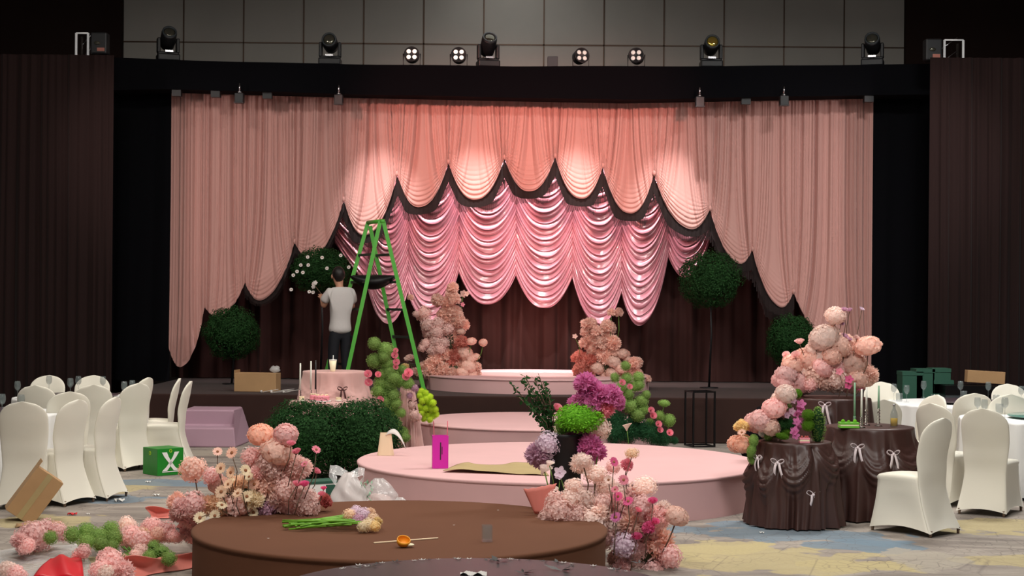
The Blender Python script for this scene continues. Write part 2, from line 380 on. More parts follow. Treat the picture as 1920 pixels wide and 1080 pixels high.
# ------------------------------------------------------------------ swagged pink curtain
YC = 24.3
peaks = [(314, 640), (385, 576), (460, 530), (553, 454), (645, 375), (745, 327), (841, 304), (946, 296), (1041, 293), (1130, 312), (1226, 326), (1331, 392), (1410, 468), (1487, 548), (1632, 690)]
bots = [683, 588, 556, 476, 440, 389, 376, 360, 374, 401, 425, 487, 568, 668]
swag = [.15, .3, .9, .6, 1, 1, 1, 1, 1, 1, 1, .9, 1, .5]
W = [at(x, y, YC) for x, y in peaks]; ZB = [at((peaks[i][0]+peaks[i+1][0])/2, bots[i], YC).z for i in range(len(bots))]
NX = 1500; X = np.linspace(W[0].x, W[-1].x, NX); hem = np.zeros(NX); S = np.zeros(NX); SW = np.zeros(NX); SH = np.zeros(NX); HW = np.zeros(NX)
for i in range(len(bots)):
    m = (X >= W[i].x-1e-9) & (X <= W[i+1].x+1e-9); u = (X[m]-W[i].x)/(W[i+1].x-W[i].x)
    sh = 1-np.abs(2*u-1)**2.3; D = (W[i].z+W[i+1].z)/2-ZB[i]
    hem[m] = W[i].z*(1-u)+W[i+1].z*u-D*sh; S[m] = 2*u-1; SW[m] = swag[i]; SH[m] = sh; HW[m] = i
ZTOP = 5.32; NZ = 170; P = np.zeros((NZ, NX, 3)); segc = np.array([(W[i].x+W[i+1].x)/2 for i in range(len(bots))]); segh = np.array([(W[i+1].x-W[i].x)/2 for i in range(len(bots))])
ci = HW.astype(int)
for j in range(NZ):
    t = (j/(NZ-1))**.8; z = ZTOP+(hem-ZTOP)*t; d = z-hem
    g = np.exp(-d/.55)*SW                       # how strongly folds gather at the lift points
    q = np.sign(S)*np.abs(S)**(1+2.4*g)
    xq = segc[ci]+segh[ci]*q
    a = .060*(1-.5*np.exp(-d/.3)*SW)
    ph = xq*17
    w1 = xq*21+1.5*nz(xq*4, 8)
    y = a*(.55*nz(ph, 5)-.85*np.abs(np.sin(w1))**.5+.3)-.030*np.abs(np.sin(xq*47+nz(xq*6, 2)*2))**.6
    sp = .070*(.18+.82*SH)+.0001
    env = np.exp(-(d/.30)**2)*SW
    k = np.abs(np.sin(PI*(d/sp)*.9+.5*nz(xq*2, 4)))**.8
    y -= env*(.042*k*(.3+.7*SH))+.14*SH*SW*np.exp(-d/.5)-.05*SW*(1-SH)*np.exp(-d/.15)
    y -= .035*SW*np.exp(-((np.abs(S)-1)/.10)**2)*np.exp(-d/.8)
    P[j, :, 0] = X; P[j, :, 1] = YC+y; P[j, :, 2] = z
lift = P[-1].copy()
sc_root = thing('swagged_curtain', 'wide pink stage curtain pulled up into a rising row of scalloped swags', 'curtain', (0, YC, 0))
obj('curtain_cloth', MB().grid(P), M['pink_curtain'], sc_root, loc=(0, -YC, 0))
for i in range(2, len(bots)):
    idx = np.where((X >= W[i].x) & (X <= W[i+1].x))[0][::3]; u = S[idx]; hx = X[idx]; hz = hem[idx]
    if i in (2, 3): ln = .09
    elif i == 13: continue
    else: ln = .19
    sl = np.abs(np.gradient(hz, hx)); drop = ln*np.minimum(np.sqrt(1+sl*sl), 2.1)
    nr = 6; Q = np.zeros((nr, len(idx), 3)); yb = lift[idx, 1]; hx = hx.copy(); hx[:3] -= np.array([.025, .018, .01]); hx[-3:] += np.array([.01, .018, .025])
    for r_ in range(nr):
        t = r_/(nr-1); Q[r_, :, 0] = hx; Q[r_, :, 1] = yb+.02+.012*np.sin(hx*90)*t; Q[r_, :, 2] = hz+.03-(drop*.62+.03)*t
    b = MB().grid(Q)
    for k in range(len(idx)-1):                       # tassel strands
        x0 = hx[k]; w_ = (hx[k+1]-hx[k])*.33; z0 = hz[k]-drop[k]*.58; l_ = drop[k]*(.40+.05*math.sin(k*1.7))
        y0 = yb[k]+.02
        for q_ in (0, 1):
            xx = x0+q_*w_*1.5
            b.add([(xx-w_*.5, y0, z0), (xx+w_*.5, y0-.006, z0), (xx+w_*.4, y0-.006, z0-l_), (xx-w_*.4, y0, z0-l_)], [(0, 1, 2, 3)])
    obj('fringe', b, M['fringe'], sc_root, loc=(0, -YC, 0), label='dark brown tasselled fringe hanging under a swag')
for w_ in W[3:-1]: obj('tie_knot', MB().sphere((w_.x, YC-.04, w_.z+.01), (.03, .035, .045), 10, 6), M['pink_curtain'], sc_root, loc=(0, -YC, 0))

# ------------------------------------------------------------------ satin austrian curtain
YA = 24.95
seams = [(628, 455), (690, 540), (765, 548), (860, 510), (967, 515), (1073, 520), (1165, 548), (1253, 480), (1336, 430)]
abot = [500, 608, 603, 573, 579, 610, 608, 520]
ar = thing('festoon_curtain', 'ruched pink satin festoon curtain with scalloped bottom behind the swags', 'curtain', (0, YA, 0))
obj('batten', MB().tube([(-3.2, .02, 4.56), (3.6, .02, 4.56)], .03, 8), M['silver'], ar)
for x_ in (-3, 0, 3.3): obj('hanger', MB().tube([(x_, .02, 4.56), (x_, .02, 5.42)], .012, 6), M['silver'], ar)
for i in range(len(abot)):
    A, B = at(*seams[i], YA), at(*seams[i+1], YA); zc = at((seams[i][0]+seams[i+1][0])/2, abot[i], YA).z
    nx, L = 64, 4.55-(A.z+B.z)/2; nf = int(L/.088); nr = nf*9+1
    s = np.linspace(-1, 1, nx); P = np.zeros((nr, nx, 3)); sh = 1-np.abs(s)**2.25; zs_ = A.z+(B.z-A.z)*(s+1)/2; sagb = (A.z+B.z)/2-zc
    xw = (s+1)/2
    for j in range(nr):
        v = j/(nr-1); sag = min(.52, sagb)*(1-v**3)+sagb*v**3
        z = 4.55+(zs_-4.55)*v-sag*sh
        ph = v*nf+.14*nz(s*1.3+v*17, 11+i)+.10*np.sin(s*2.5+i+v*9)
        kk = np.abs(np.sin(PI*ph)); fold = kk**.75
        A_ = (.012+.048*(1-np.abs(s)**3))
        taper = 1.01
        P[j, :, 0] = (A.x+B.x)/2+(B.x-A.x)/2*s*taper; P[j, :, 1] = YA-.08*(1-s**4)-A_*fold*(.75+.35*np.sin(v*61+i*2+s*.8))+.0; P[j, :, 2] = z+.018*np.cos(2*PI*ph)*sh
    obj('curtain_panel', MB().grid(P), M['satin'], ar, loc=(0, -YA, 0))

# brown backdrop behind
pa, pb = at(322, 300, 25.35), at(1640, 300, 25.35)
tag(obj('backdrop_curtain', pleats(pa.x, pb.x, .63, 5.35, 25.35, .085, 7, 12, nzv=20), M['drape_back']), 'chocolate brown pleated backdrop curtain at the rear of the stage', 'curtain')

# ------------------------------------------------------------------ round platforms
def disc(name, label, c, r, z0, z1, m, n=96, rim=.015):
    b = MB(); b.lathe([(r, z0), (r+.004, z1-rim*2), (r, z1-rim), (r-rim, z1-.002), (r-rim*3, z1), (.01, z1)], n)
    return tag(obj(name, b, m, loc=(c[0], c[1], 0)), label, 'platform')
sm = M['pink_felt']
def disc_thing(label, c, r, z0, z1, m, skirt_m=None):
    t = thing('round_platform', label, 'platform', (c[0], c[1], z0))
    b = MB(); h = z1-z0; n = 120
    ths = np.linspace(0, 2*PI, n, endpoint=False); P = np.zeros((6, n, 3))
    for j in range(6):
        v = j/5; rr = r-.002+.006*nz(ths*9, 3)*(1-v); P[j, :, 0] = rr*np.cos(ths); P[j, :, 1] = rr*np.sin(ths); P[j, :, 2] = h*v*.97
    b.grid(P, closed=True); obj('side_skirt', b, skirt_m or m, t)
    b = MB(); b.lathe([(r-.01, h-.03), (r+.008, h-.026), (r+.01, h-.008), (r-.004, h), (r-.03, h+.001), (.01, h+.001)], n); obj('platform_top', b, m, t)
    return t
cB = at(1006, 712, 23.15)
disc_thing('small round pink platform on the stage between the two flower towers', (cB.x, 23.15), 1.68, .62, .83, sm)
cM = at(1000, 790, 19.0)
cL, cN = (.47, 15.07), (-.74, 10.5)
tb_ = disc_thing('low round brown base disc peeking out under the middle pink step', (cM.x-.1, 18.95), 1.75, 0, .13, M['stage_carpet'])
disc_thing('middle round pink step platform in front of the stage', (cM.x, 19.0), 1.44, .13, .45, sm)
disc_thing('largest round pink platform in the middle of the hall', cL, 1.95, 0, .36, sm)
disc_thing('round chocolate brown platform in the foreground', cN, 1.39, 0, .36, M['brown_felt'], M['brown_felt'])

# ------------------------------------------------------------------ foreground dark table
ft = thing('round_table', 'dark glossy round table top littered with petals at the bottom edge of the view', 'table', (0, 0, 0))
pr = on(905, 1046, .75); ft.location = (pr.x, pr.y-.82, 0)
b = MB(); b.lathe([(.80, .70), (.82, .705), (.82, .745), (.815, .75), (.01, .75)], 96); obj('tabletop', b, M['table_dark'], ft)
b = MB(); b.lathe([(.3, 0), (.28, .03), (.05, .06), (.045, .7), (.2, .705)], 24); obj('pedestal', b, M['black_metal'], ft)
tc = Vector((ft.location.x, ft.location.y, .751))
pm = MB()
for k in range(5):
    a = k*1.26; pm.add([(0, 0, .002), (.012*math.cos(a-.4), .012*math.sin(a-.4), .004), (.02*math.cos(a), .02*math.sin(a), .009), (.012*math.cos(a+.4), .012*math.sin(a+.4), .004)], [(0, 1, 2, 3)])
petal_me = pm.mesh('fallen_petal', M['p_white'])
lm = MB()
for k in range(4):
    a = k*1.7; l_ = .035+.01*k
    lm.add([(0, 0, .001), (l_*.5*math.cos(a-.3), l_*.5*math.sin(a-.3), .008), (l_*math.cos(a), l_*math.sin(a), .012), (l_*.5*math.cos(a+.3), l_*.5*math.sin(a+.3), .004)], [(0, 1, 2, 3)])
leaf_me = lm.mesh('dark_leaf', M['black_plain'])
r2 = random.Random(3)
for k in range(34):
    a = R(r2.uniform(38, 142)); rr = .82*r2.choice([.985, .98, .975, .93, .97]); dark = k % 3 == 2
    p = tc+Vector((rr*math.cos(a)*.97, rr*math.sin(a)*.97, 0))
    if dark:
        o = part('dark_leaf', leaf_me, None, p, (0, 0, r2.uniform(0, 6)), r2.uniform(.35, .7)); tag(o, 'black curled leaf scrap lying on the dark round table in front', 'leaf', 'dark leaf scraps on the near table')
    else:
        o = part('petal', petal_me, None, p, (0, 0, r2.uniform(0, 6)), r2.uniform(.5, .95)); tag(o, 'tiny white petal fallen near the rim of the dark round table', 'petal', 'white petals on the near table')
for px, py, s_ in ((933, 1053, 1.3), (1046, 1055, .8), (860, 1049, .6), (1200, 1056, .8), (1053, 1070, 1.4), (982, 1074, 1.0)):
    o = part('dark_leaf', leaf_me, None, on(px, py, .751), (0, 0, px), s_); tag(o, 'black curled leaf scrap lying on the dark round table in front', 'leaf', 'dark leaf scraps on the near table')
b = MB(); P = np.zeros((6, 10, 3))
for j in range(6):
    for i in range(10):
        P[j, i] = ((i/9-.5)*.11, (j/5-.5)*.05, .004+.008*math.sin(i*1.3+j))
b.grid(P); o = obj('paper_scrap', b, M['white_plain'], loc=on(888, 1077, .751)); tag(o, 'crumpled white paper piece on the dark table nearest the camera', 'paper')

# ------------------------------------------------------------------ chairs
def chair_meshes():
    b = MB(); ns = 9
    def ring(z, xf, wf, xr, wr, bow, arch):
        cs = [(xf, -wf), (xf, wf), (xr, wr), (xr, -wr)]; pts = []
        for k in range(4):
            p, q = Vector(cs[k]), Vector(cs[(k+1) % 4]); nrm = Vector((-(q-p).y, (q-p).x)).normalized()
            for i in range(ns):
                t = i/ns; m = p.lerp(q, t)+nrm*bow*math.sin(PI*t)
                # keep corners slightly rounded
                e = .012*max(0, 1-min(t, 1-t)*ns)
                c = Vector(((xf+xr)/2, 0)); m = m+(c-m).normalized()*e
                pts.append((m.x, m.y, z+arch*math.sin(PI*t)))
        return pts
    rows = []
    for t in (0, .12, .3, .5, .7, .85, 1):
        z = .03+(.43-.03)*t; e = (1-t)**1.5
        rows.append(ring(z, .215+.055*e, .205+.035*e, -.205-.135*e, .185+.045*e, .030*math.sin(PI*min(1, t+.15)), .038*(1-t)**2))
    rows.append(ring(.455, .222, .212, -.192, .185, -.004, 0)); rows.append(ring(.475, .205, .2, -.18, .18, -.004, .006)); rows.append(ring(.485, .13, .13, -.14, .12, 0, .004)); rows.append(ring(.487, .02, .02, -.02, .02, 0, 0))
    b.grid(np.array(rows), closed=True)
    b.add(rows[-1], [tuple(range(len(rows[-1])))])
    seat = b.mesh('seat_cover', M['cover'])
    b = MB(); rows = []; n = 28
    zt = .965
    for k in range(25):
        t = k/24; z = .03+(zt-.03)*(t*.55+.45*(1-(1-t)**2.6))
        wv = .192+.024*math.sin(PI/2*max(0, min(1, (z-.45)/.3))); zz = max(0, (z-.80)/(zt-.80)); wv *= (1-min(.9999, zz)**2.1)**.5
        wv = max(wv, .012); tl = max(0, 1-(z-.018)/.412); wv = wv*1.0 if z > .43 else (.185+.045*tl**1.5)*(1-min(1, tl*4))+(.185+.045*tl**1.5)*min(1, tl*4) if z < .36 else wv+(.185+.045*tl**1.5-wv)*(.43-z)/.07; cx = -.180-.135*tl**1.5-.010*min(1, max(0, (.60-z)/.1))-.115*max(0, (z-.42)/.54)**1.15; th = .028*(1-.4*zz)-.006*min(1, tl*3)
        row = []
        for i in range(n):
            a = 2*PI*i/n; y = wv*math.copysign(abs(math.cos(a))**.75, math.cos(a)); xx = th*math.copysign(abs(math.sin(a))**.8, math.sin(a))
            row.append((cx+xx+.035*(y/.21)**2*max(0, min(1, (z-.43)/.22)), y, z+.038*(1-min(1, (y/wv)**2))*max(0, (tl-.6)/.4)**2))
        rows.append(row)
    b.grid(np.array(rows), closed=True); b.add(rows[-1], [tuple(range(n))])
    back = b.mesh('back_cover', M['cover'])
    b = MB(); b.tube([(0, 0, 0), (-.004, 0, .055)], [.011, .015], 8); leg = b.mesh('leg', M['chair_wood'])
    return seat, back, leg
SEAT, BACK, LEG = chair_meshes()
chair_proto = thing('banquet_chair', 'x', 'chair')
part('seat_cover', SEAT, chair_proto); part('back_cover', BACK, chair_proto)
for x, y in ((.245, .212), (.245, -.212), (-.312, .198), (-.312, -.198)): part('leg', LEG, chair_proto, (x, y, 0))
first_chair = [chair_proto]
def chair(px, py, phi, label, group, dY=0):
    Yc = F*(H-.955)/uv(px, py)[1]+dY; p = at(px, py, Yc)
    a = R(phi); p = p+Vector((.29*math.cos(a), .29*math.sin(a), 0))
    o = first_chair.pop() if first_chair else copy_tree(chair_proto)
    o.location = (p.x, p.y, 0); o.rotation_euler = (0, 0, a); tag(o, label, 'chair', group); return o
GR, GL = 'white covered chairs right of the stage', 'white covered chairs left of the stage'
chair(1768, 786, 131, 'white covered banquet chair standing nearest on the right, seat turned left', GR)
chair(1843, 768, 58, 'white covered banquet chair with shaded back beside the nearest right chair, seat turned right', GR)
chair(1757, 742, 205, 'bright white covered chair behind the two nearest right chairs, facing left', GR)
chair(1746, 758, 40, 'white covered chair half hidden just behind the nearest right chair back', GR)
chair(1828, 739, 92, 'white covered chair with back to us between the two right banquet tables', GR)
chair(1895, 741, 88, 'white covered chair with back to us at the right edge between the two tables', GR)
chair(1889, 724, 270, 'white covered chair facing us beyond the far right table', GR, .35)
chair(1652, 720, 265, 'white covered chair facing us behind the green candles', GR, .35)
chair(1656, 757, 95, 'pink tinged covered chair back behind the amber bottle', GR, .5)
chair(42, 755, 97, 'white covered chair nearest on the left with its back to us', GL)
chair(146, 751, 156, 'white covered chair second from front left, seat turned left, beside the green carton', GL)
chair(216, 746, 168, 'white covered chair seen from the side left of the green carton', GL)
chair(175, 723, 112, 'white covered chair with broad back to us behind the side turned left chairs', GL)
chair(131, 736, 115, 'white covered chair back squeezed between two nearer left chairs', GL)
chair(66, 724, 90, 'white covered chair with back to us at the far left table', GL)
chair(92, 708, 270, 'white covered chair facing us beyond the left table, left of its pair', GL, .4)
chair(176, 708, 270, 'white covered chair facing us beyond the left table, right of its pair', GL, .4)
chair(260, 720, 142, 'white covered chair with tall lit back directly behind the green carton', GL)
chair(278, 709, 165, 'white covered chair mostly hidden behind the chair by the green carton', GL)
chair(357, 716, 184, 'white covered chair seen side on at the right end of the left row', GL)
chair(336, 711, 188, 'white covered chair just behind the side on chair at the end of the left row', GL)

# ------------------------------------------------------------------ banquet tables
def banquet(cx, cy, label, r=.88, susan=None):
    t = thing('banquet_table', label, 'table', (cx, cy, 0), 0, 'banquet tables under white cloths')
    n = 160; th = np.linspace(0, 2*PI, n, endpoint=False); rows = []
    for rr in (.01, .3, .6, .85, .97, 1.0): rows.append((rr, .75, 0))
    for v in (.03, .15, .35, .6, .85, 1): rows.append((1.0+.02*v, .75-.72*v, .018+.03*v))
    P = np.zeros((len(rows), n, 3))
    for j, (k, z, a) in enumerate(rows):
        rr = r*k+a*nz(th*7, int(abs(cx*10)))*(1 if z < .74 else 0)
        P[j, :, 0] = rr*np.cos(th); P[j, :, 1] = rr*np.sin(th); P[j, :, 2] = z
    obj('tabletop', MB().lathe([(r-.02, .70), (r-.015, .74), (.01, .742)], 48), M['chair_wood'], t)
    obj('pedestal', MB().lathe([(.3, 0), (.25, .03), (.05, .05), (.05, .7)], 16), M['black_metal'], t)
    c = obj('tablecloth', MB().grid(P, closed=True), M['linen'], loc=(cx, cy, .001)); tag(c, 'white cloth draped over the '+label.split(' under')[0], 'tablecloth', 'white banquet tablecloths')
    if susan:
        s_ = thing('lazy_susan', susan[0], 'turntable', (cx, cy, .752)); obj('turntable_disc', MB().lathe([(.42, .02), (.43, .025), (.43, .034), (.42, .038), (.01, .038)], 64), susan[1], s_)
        obj('turntable_base', MB().lathe([(.14, 0), (.14, .018), (.01, .02)], 32), M['black_metal'], s_)
    return t
TL1, TL2, TR1, TR2 = (-5.42, 15.35), (-5.0, 17.95), (5.5, 15.75), (5.3, 18.2)
banquet(*TL1, 'left table nearest the camera under a white cloth', .9, ('dark glass turntable on the nearest left table', M['table_dark']))
banquet(*TL2, 'left table farther back under a white cloth', .76, ('dark turntable on the farther left table', M['table_dark']))
banquet(*TR1, 'right table nearest the camera under a white cloth', .9, ('teal glass turntable on the nearest right table', M['teal_glass']))
banquet(*TR2, 'right table farther back under a white cloth', .9, ('grey turntable on the farther right table', M['table_dark']))
def glass_meshes():
    b = MB(); b.lathe([(.034, 0), (.034, .003), (.006, .007), (.004, .02), (.004, .085), (.012, .095), (.030, .115), (.036, .140), (.034, .175), (.029, .20), (.0275, .20), (.0325, .175), (.034, .14), (.028, .117), (.006, .1)], 20)
    b2 = MB(); b2.lathe([(.03, 0), (.034, .005), (.037, .05), (.036, .09), (.0345, .09), (.035, .05), (.031, .012), (.002, .012)], 20)
    return b.mesh('wine_glass', M['thin_glass']), b2.mesh('tumbler', M['thin_glass'])
WG, TG = glass_meshes()
def glassware(px, py, Y, k, label, zb=.752):
    p = at(px, py, Y); z = zb; g = 'glasses on the banquet tables'
    o = part('wine_glass' if k == 0 else 'water_glass', WG if k == 0 else TG, None, (p.x, p.y, z), scale=1.0 if k == 0 else 1.1); tag(o, label, 'glass', g)
zt = .79
for px, py, Y, k, z, lab in [(33, 715, 17.6, 0, .752, 'wine glass standing left of the far left chair on the farther left table'), (92, 715, 18.15, 0, .79, 'wine glass in front of the left facing chair beyond the left table'),
        (60, 725, 17.5, 1, .752, 'short tumbler left of the facing chair on the farther left table'), (132, 725, 17.6, 0, .79, 'wine glass standing between the two facing chairs, lower one'), (147, 715, 18.1, 0, .79, 'wine glass standing between the two facing chairs, farther one'),
        (193, 715, 18.1, 0, .79, 'wine glass with folded napkin in front of the right facing chair'), (233, 718, 17.7, 0, .752, 'wine glass at the right rim of the farther left table'), (248, 718, 18.0, 0, .752, 'wine glass at the right end of the farther left table by the tall chair'),
        (4, 740, 15.2, 0, .752, 'wine glass at the left frame edge on the nearest left table'), (20, 750, 15.0, 1, .752, 'tumbler on the nearest left table left of the front chair top'), (40, 750, 15.1, 0, .752, 'wine glass above the nearest left chair back'), (55, 748, 15.3, 1, .752, 'tumbler right above the nearest left chair back'),
        (1700, 730, 18.3, 0, .752, 'wine glass in front of the green storage boxes, nearer left'), (1732, 725, 18.6, 0, .79, 'wine glass alone in front of the middle green box'), (1752, 730, 18.2, 1, .752, 'tumbler right of the lone wine glass by the green boxes'), (1676, 730, 18.6, 0, .752, 'wine glass behind the green candles'),
        (1686, 732, 18.4, 1, .752, 'tumbler behind the amber bottle'), (1801, 728, 18.6, 0, .79, 'wine glass in front of the black case'), (1807, 735, 18.3, 1, .79, 'tumbler in front of the black case'), (1853, 728, 18.5, 0, .79, 'wine glass below the tilted cardboard sheet'),
        (1868, 735, 18.2, 1, .752, 'tumbler below the tilted cardboard sheet'), (1833, 760, 15.9, 0, .752, 'wine glass left one on the nearest right table'), (1846, 765, 15.6, 0, .752, 'wine glass second from left on the nearest right table'), (1884, 775, 15.3, 0, .79, 'wine glass standing on the teal turntable'),
        (1874, 765, 15.9, 1, .79, 'tumbler behind the glass on the teal turntable'), (1915, 735, 18.3, 0, .752, 'wine glass at the right edge of the view on the farther table')]:
    glassware(px, py, Y, k, lab, z+.0)
# ------------------------------------------------------------------ flower and foliage prototypes (unit radius)
def fib(n, zmin=-1):
    g = PI*(3-5**.5); out = []
    for i in range(n):
        z = 1-(i+.5)*(1-zmin)/n; r = math.sqrt(max(0, 1-z*z)); out.append(Vector((r*math.cos(g*i), r*math.sin(g*i), z)))
    return out
def frame(n, r):
    a = n.cross(Vector((r.uniform(-1, 1), r.uniform(-1, 1), r.uniform(-1, 1)))).normalized(); return a, n.cross(a)
def carnation(seed, N=170):
    r = random.Random(seed); b = MB(); b.sphere((0, 0, 0), .62, 14, 9)
    for n in fib(N, -.8):
        n = (n+Vector((r.uniform(-.09, .09), r.uniform(-.09, .09), r.uniform(-.09, .09)))).normalized(); t, s = frame(n, r)
        L_ = r.uniform(.84, 1.10); off = t*r.uniform(-.10, .22); w0, w1 = .07, r.uniform(.15, .23); vs = []
        for j, (rad, w_) in enumerate(((.5, w0), (.8, (w0+w1)/2), (L_, w1))):
            for i in (-1, 0, 1, ):
                fr = (.07*(-1)**(i+1) if j == 2 else 0); cup = .05*abs(i)*(j-.5)
                vs.append(n*(rad+fr)+s*(w_*i)+off*(j/2)**2+t*cup)
        b.add(vs, [(0, 1, 4, 3), (1, 2, 5, 4), (3, 4, 7, 6), (4, 5, 8, 7)])
    return b.mesh('carnation', M['p_pink'], smooth=False)
def hydrangea(seed, N=150):
    r = random.Random(seed); b = MB(); b.sphere((0, 0, 0), .72, 14, 9)
    for n in fib(N, -.85):
        n = (n+Vector((r.uniform(-.1, .1), r.uniform(-.1, .1), r.uniform(-.1, .1)))).normalized(); t, s = frame(n, r); n = (n+t*r.uniform(-.35, .35)+s*r.uniform(-.35, .35)).normalized() if False else n; c = n*r.uniform(.80, 1.04); q = r.uniform(.11, .16); wob_ = (t*r.uniform(-.5, .5)+s*r.uniform(-.5, .5))
        for k in range(4):
            a = k*PI/2; d = t*math.cos(a)+s*math.sin(a); e = -t*math.sin(a)+s*math.cos(a); up = n*(r.uniform(-.01, .07)+.11*d.dot(wob_))
            b.add([c, c+d*q*.6+e*q*.55+up*.5, c+d*q*1.15+up, c+d*q*.6-e*q*.55+up*.5], [(0, 1, 2, 3)])
    return b.mesh('hydrangea', M['p_pink'], smooth=False)
def peony(seed):
    r = random.Random(seed); b = MB()
    for k, (cnt, pol, rad, size) in enumerate(((8, 98, 1.0, 46), (8, 74, 1.0, 44), (7, 52, .99, 42), (5, 30, .97, 38), (3, 10, .95, 34), (6, 20, .86, 22), (6, 45, .85, 24))):
        for i in range(cnt):
            az = 2*PI*(i+.5*(k % 2))/cnt+r.uniform(-.1, .1); po = R(pol+r.uniform(-5, 5)); n = Vector((math.sin(po)*math.cos(az), math.sin(po)*math.sin(az), math.cos(po)))
            up = Vector((0, 0, 1)) if abs(n.z) < .95 else Vector((1, 0, 0)); s = up.cross(n).normalized(); t = n.cross(s); g = 6; vs = []
            for jy in range(g+1):
                for ix in range(g+1):
                    x_, y_ = (ix/g*2-1), (jy/g*2-1); e = max(abs(x_), abs(y_)); m_ = math.tan(R(size/2))
                    edge = max(0, e-.4)**2*.5; rr = rad+edge*(.6 if y_ > 0 else -.3)+.045*math.sin(x_*8+i*2+k)*(y_+1)*.6
                    d = (n+s*x_*m_*(1-.18*y_*y_)+t*y_*m_*(1-.15*x_*x_)).normalized(); vs.append(d*rr)
            b.add(vs, [(jy*(g+1)+ix, jy*(g+1)+ix+1, (jy+1)*(g+1)+ix+1, (jy+1)*(g+1)+ix) for jy in range(g) for ix in range(g)])
    b.sphere((0, 0, 0), .8, 14, 9)
    return b.mesh('peony', M['p_peach'])
def daisy(seed, n=15):
    r = random.Random(seed); b = MB()
    for lay in (0, 1):
        for i in range(n):
            a = 2*PI*(i+.5*lay)/n+r.uniform(-.05, .05); d = Vector((math.cos(a), math.sin(a), 0)); e = Vector((-math.sin(a), math.cos(a), 0)); z = r.uniform(.02, .22)+.08*lay; L_ = r.uniform(.88, 1)-.14*lay
            b.add([d*.18, d*.55+e*.12+Vector((0, 0, z*.5)), d*L_+e*.09+Vector((0, 0, z*.8)), d*L_-e*.09+Vector((0, 0, z*.8)), d*.55-e*.12+Vector((0, 0, z*.5))], [(0, 1, 2, 3, 4)])
    b.sphere((0, 0, .06), (.26, .26, .13), 10, 5, 1)
    return b.mesh('daisy', [M['p_cream'], M['daisy_eye']])
def rosette(seed):
    r = random.Random(seed); b = MB()
    for k, (cnt, rb, rt, z0, z1) in enumerate(((6, .35, 1.0, -.5, .25), (6, .3, .78, -.45, .42), (5, .22, .52, -.4, .5), (4, .12, .28, -.3, .52))):
        for i in range(cnt):
            a0 = 2*PI*(i+.5*(k % 2))/cnt; hw = PI/cnt*1.25; vs = []
            for j in range(4):
                t = j/3
                for q in range(5):
                    a = a0+hw*(q/2-1)*(.6+.4*t); rr = rb+(rt-rb)*t**.8+(.08 if j == 3 else 0); vs.append((rr*math.cos(a), rr*math.sin(a), z0+(z1-z0)*t-.12*abs(q/2-1)*t))
            b.add(vs, [(j*5+q, j*5+q+1, j*5+q+6, j*5+q+5) for j in range(3) for q in range(4)])
    return b.mesh('rosette', M['p_rose'])
def tuft(seed, N=620, lw=.07, ll=.26, core=.68):
    r = random.Random(seed); b = MB(); b.sphere((0, 0, 0), core, 14, 9)
    for n in fib(N):
        n = (n+Vector((r.uniform(-.1, .1), r.uniform(-.1, .1), r.uniform(-.1, .1)))).normalized(); t, s = frame(n, r); c = n*r.uniform(core, .98); tip = c+n*ll*r.uniform(.1, .9)+t*ll*r.uniform(.2, .9); mid = (c+tip)/2+n*.03
        b.add([c, mid+s*lw, tip, mid-s*lw], [(0, 1, 2, 3)])
    return b.mesh('tuft', M['leaf_mid'], smooth=False)
def leafball(seed, N=9000, clumps=110, ls=.06, mat_=None, sq=1):
    r = random.Random(seed); b = MB(); b.sphere((0, 0, 0), (.62, .62, .6), 18, 12)
    cl = []
    for n in fib(clumps):
        cl.append((n*r.uniform(.66, .84), r.uniform(.18, .30)))
    for i in range(N):
        c, cr = cl[r.randrange(clumps)]; d = Vector((r.gauss(0, 1), r.gauss(0, 1), r.gauss(0, 1))).normalized()
        if d.dot(c) < -.1: d = -d
        p = c+d*cr*r.uniform(.75, 1.1); nn = (d+c.normalized()*.5+Vector((r.uniform(-.5, .5),)*3)).normalized(); t, s = frame(nn, r); l_ = ls*r.uniform(.7, 1.4)
        b.add([p, p+t*l_*.5+s*l_*.35+nn*l_*.15, p+t*l_, p+t*l_*.5-s*l_*.35+nn*l_*.15], [(0, 1, 2, 3)])
    return b.mesh('leafball', mat_ or M['leaf_dark'], smooth=False)
def blossom(seed):     # open four to five petalled flower (orchid like)
    r = random.Random(seed); b = MB()
    for i in range(5):
        a = 2*PI*i/5; d = Vector((math.cos(a), math.sin(a), 0)); e = Vector((-math.sin(a), math.cos(a), 0)); vs = []
        for j in range(4):
            t = j/3; wv = .42*math.sin(PI*(.12+.78*t))
            for q in (-1, 0, 1): vs.append(d*(.1+.9*t)+e*wv*q+Vector((0, 0, .25*t*t+.08*abs(q))))
        b.add(vs, [(j*3+q, j*3+q+1, j*3+q+4, j*3+q+3) for j in range(3) for q in range(2)])
    b.sphere((0, 0, .1), .16, 8, 5)
    return b.mesh('blossom', M['p_magenta'])
def calla(seed):
    b = MB(); vs = []; n = 12; m_ = 7
    for j in range(m_):
        t = j/(m_-1)
        for i in range(n+1):
            a = -PI*.92+2*PI*.92*i/n; rr = .12+.75*t**1.6; vs.append((rr*math.cos(a)*(1.15 if abs(a) < 1 else .9), rr*math.sin(a)*.85, -1+1.25*t+.25*math.cos(a)*t))
    b.add(vs, [(j*(n+1)+i, j*(n+1)+i+1, (j+1)*(n+1)+i+1, (j+1)*(n+1)+i) for j in range(m_-1) for i in range(n)])
    b.tube([(0, 0, -.8), (.03, 0, .2)], [.06, .04], 8)
    return b.mesh('calla', M['p_pale'])
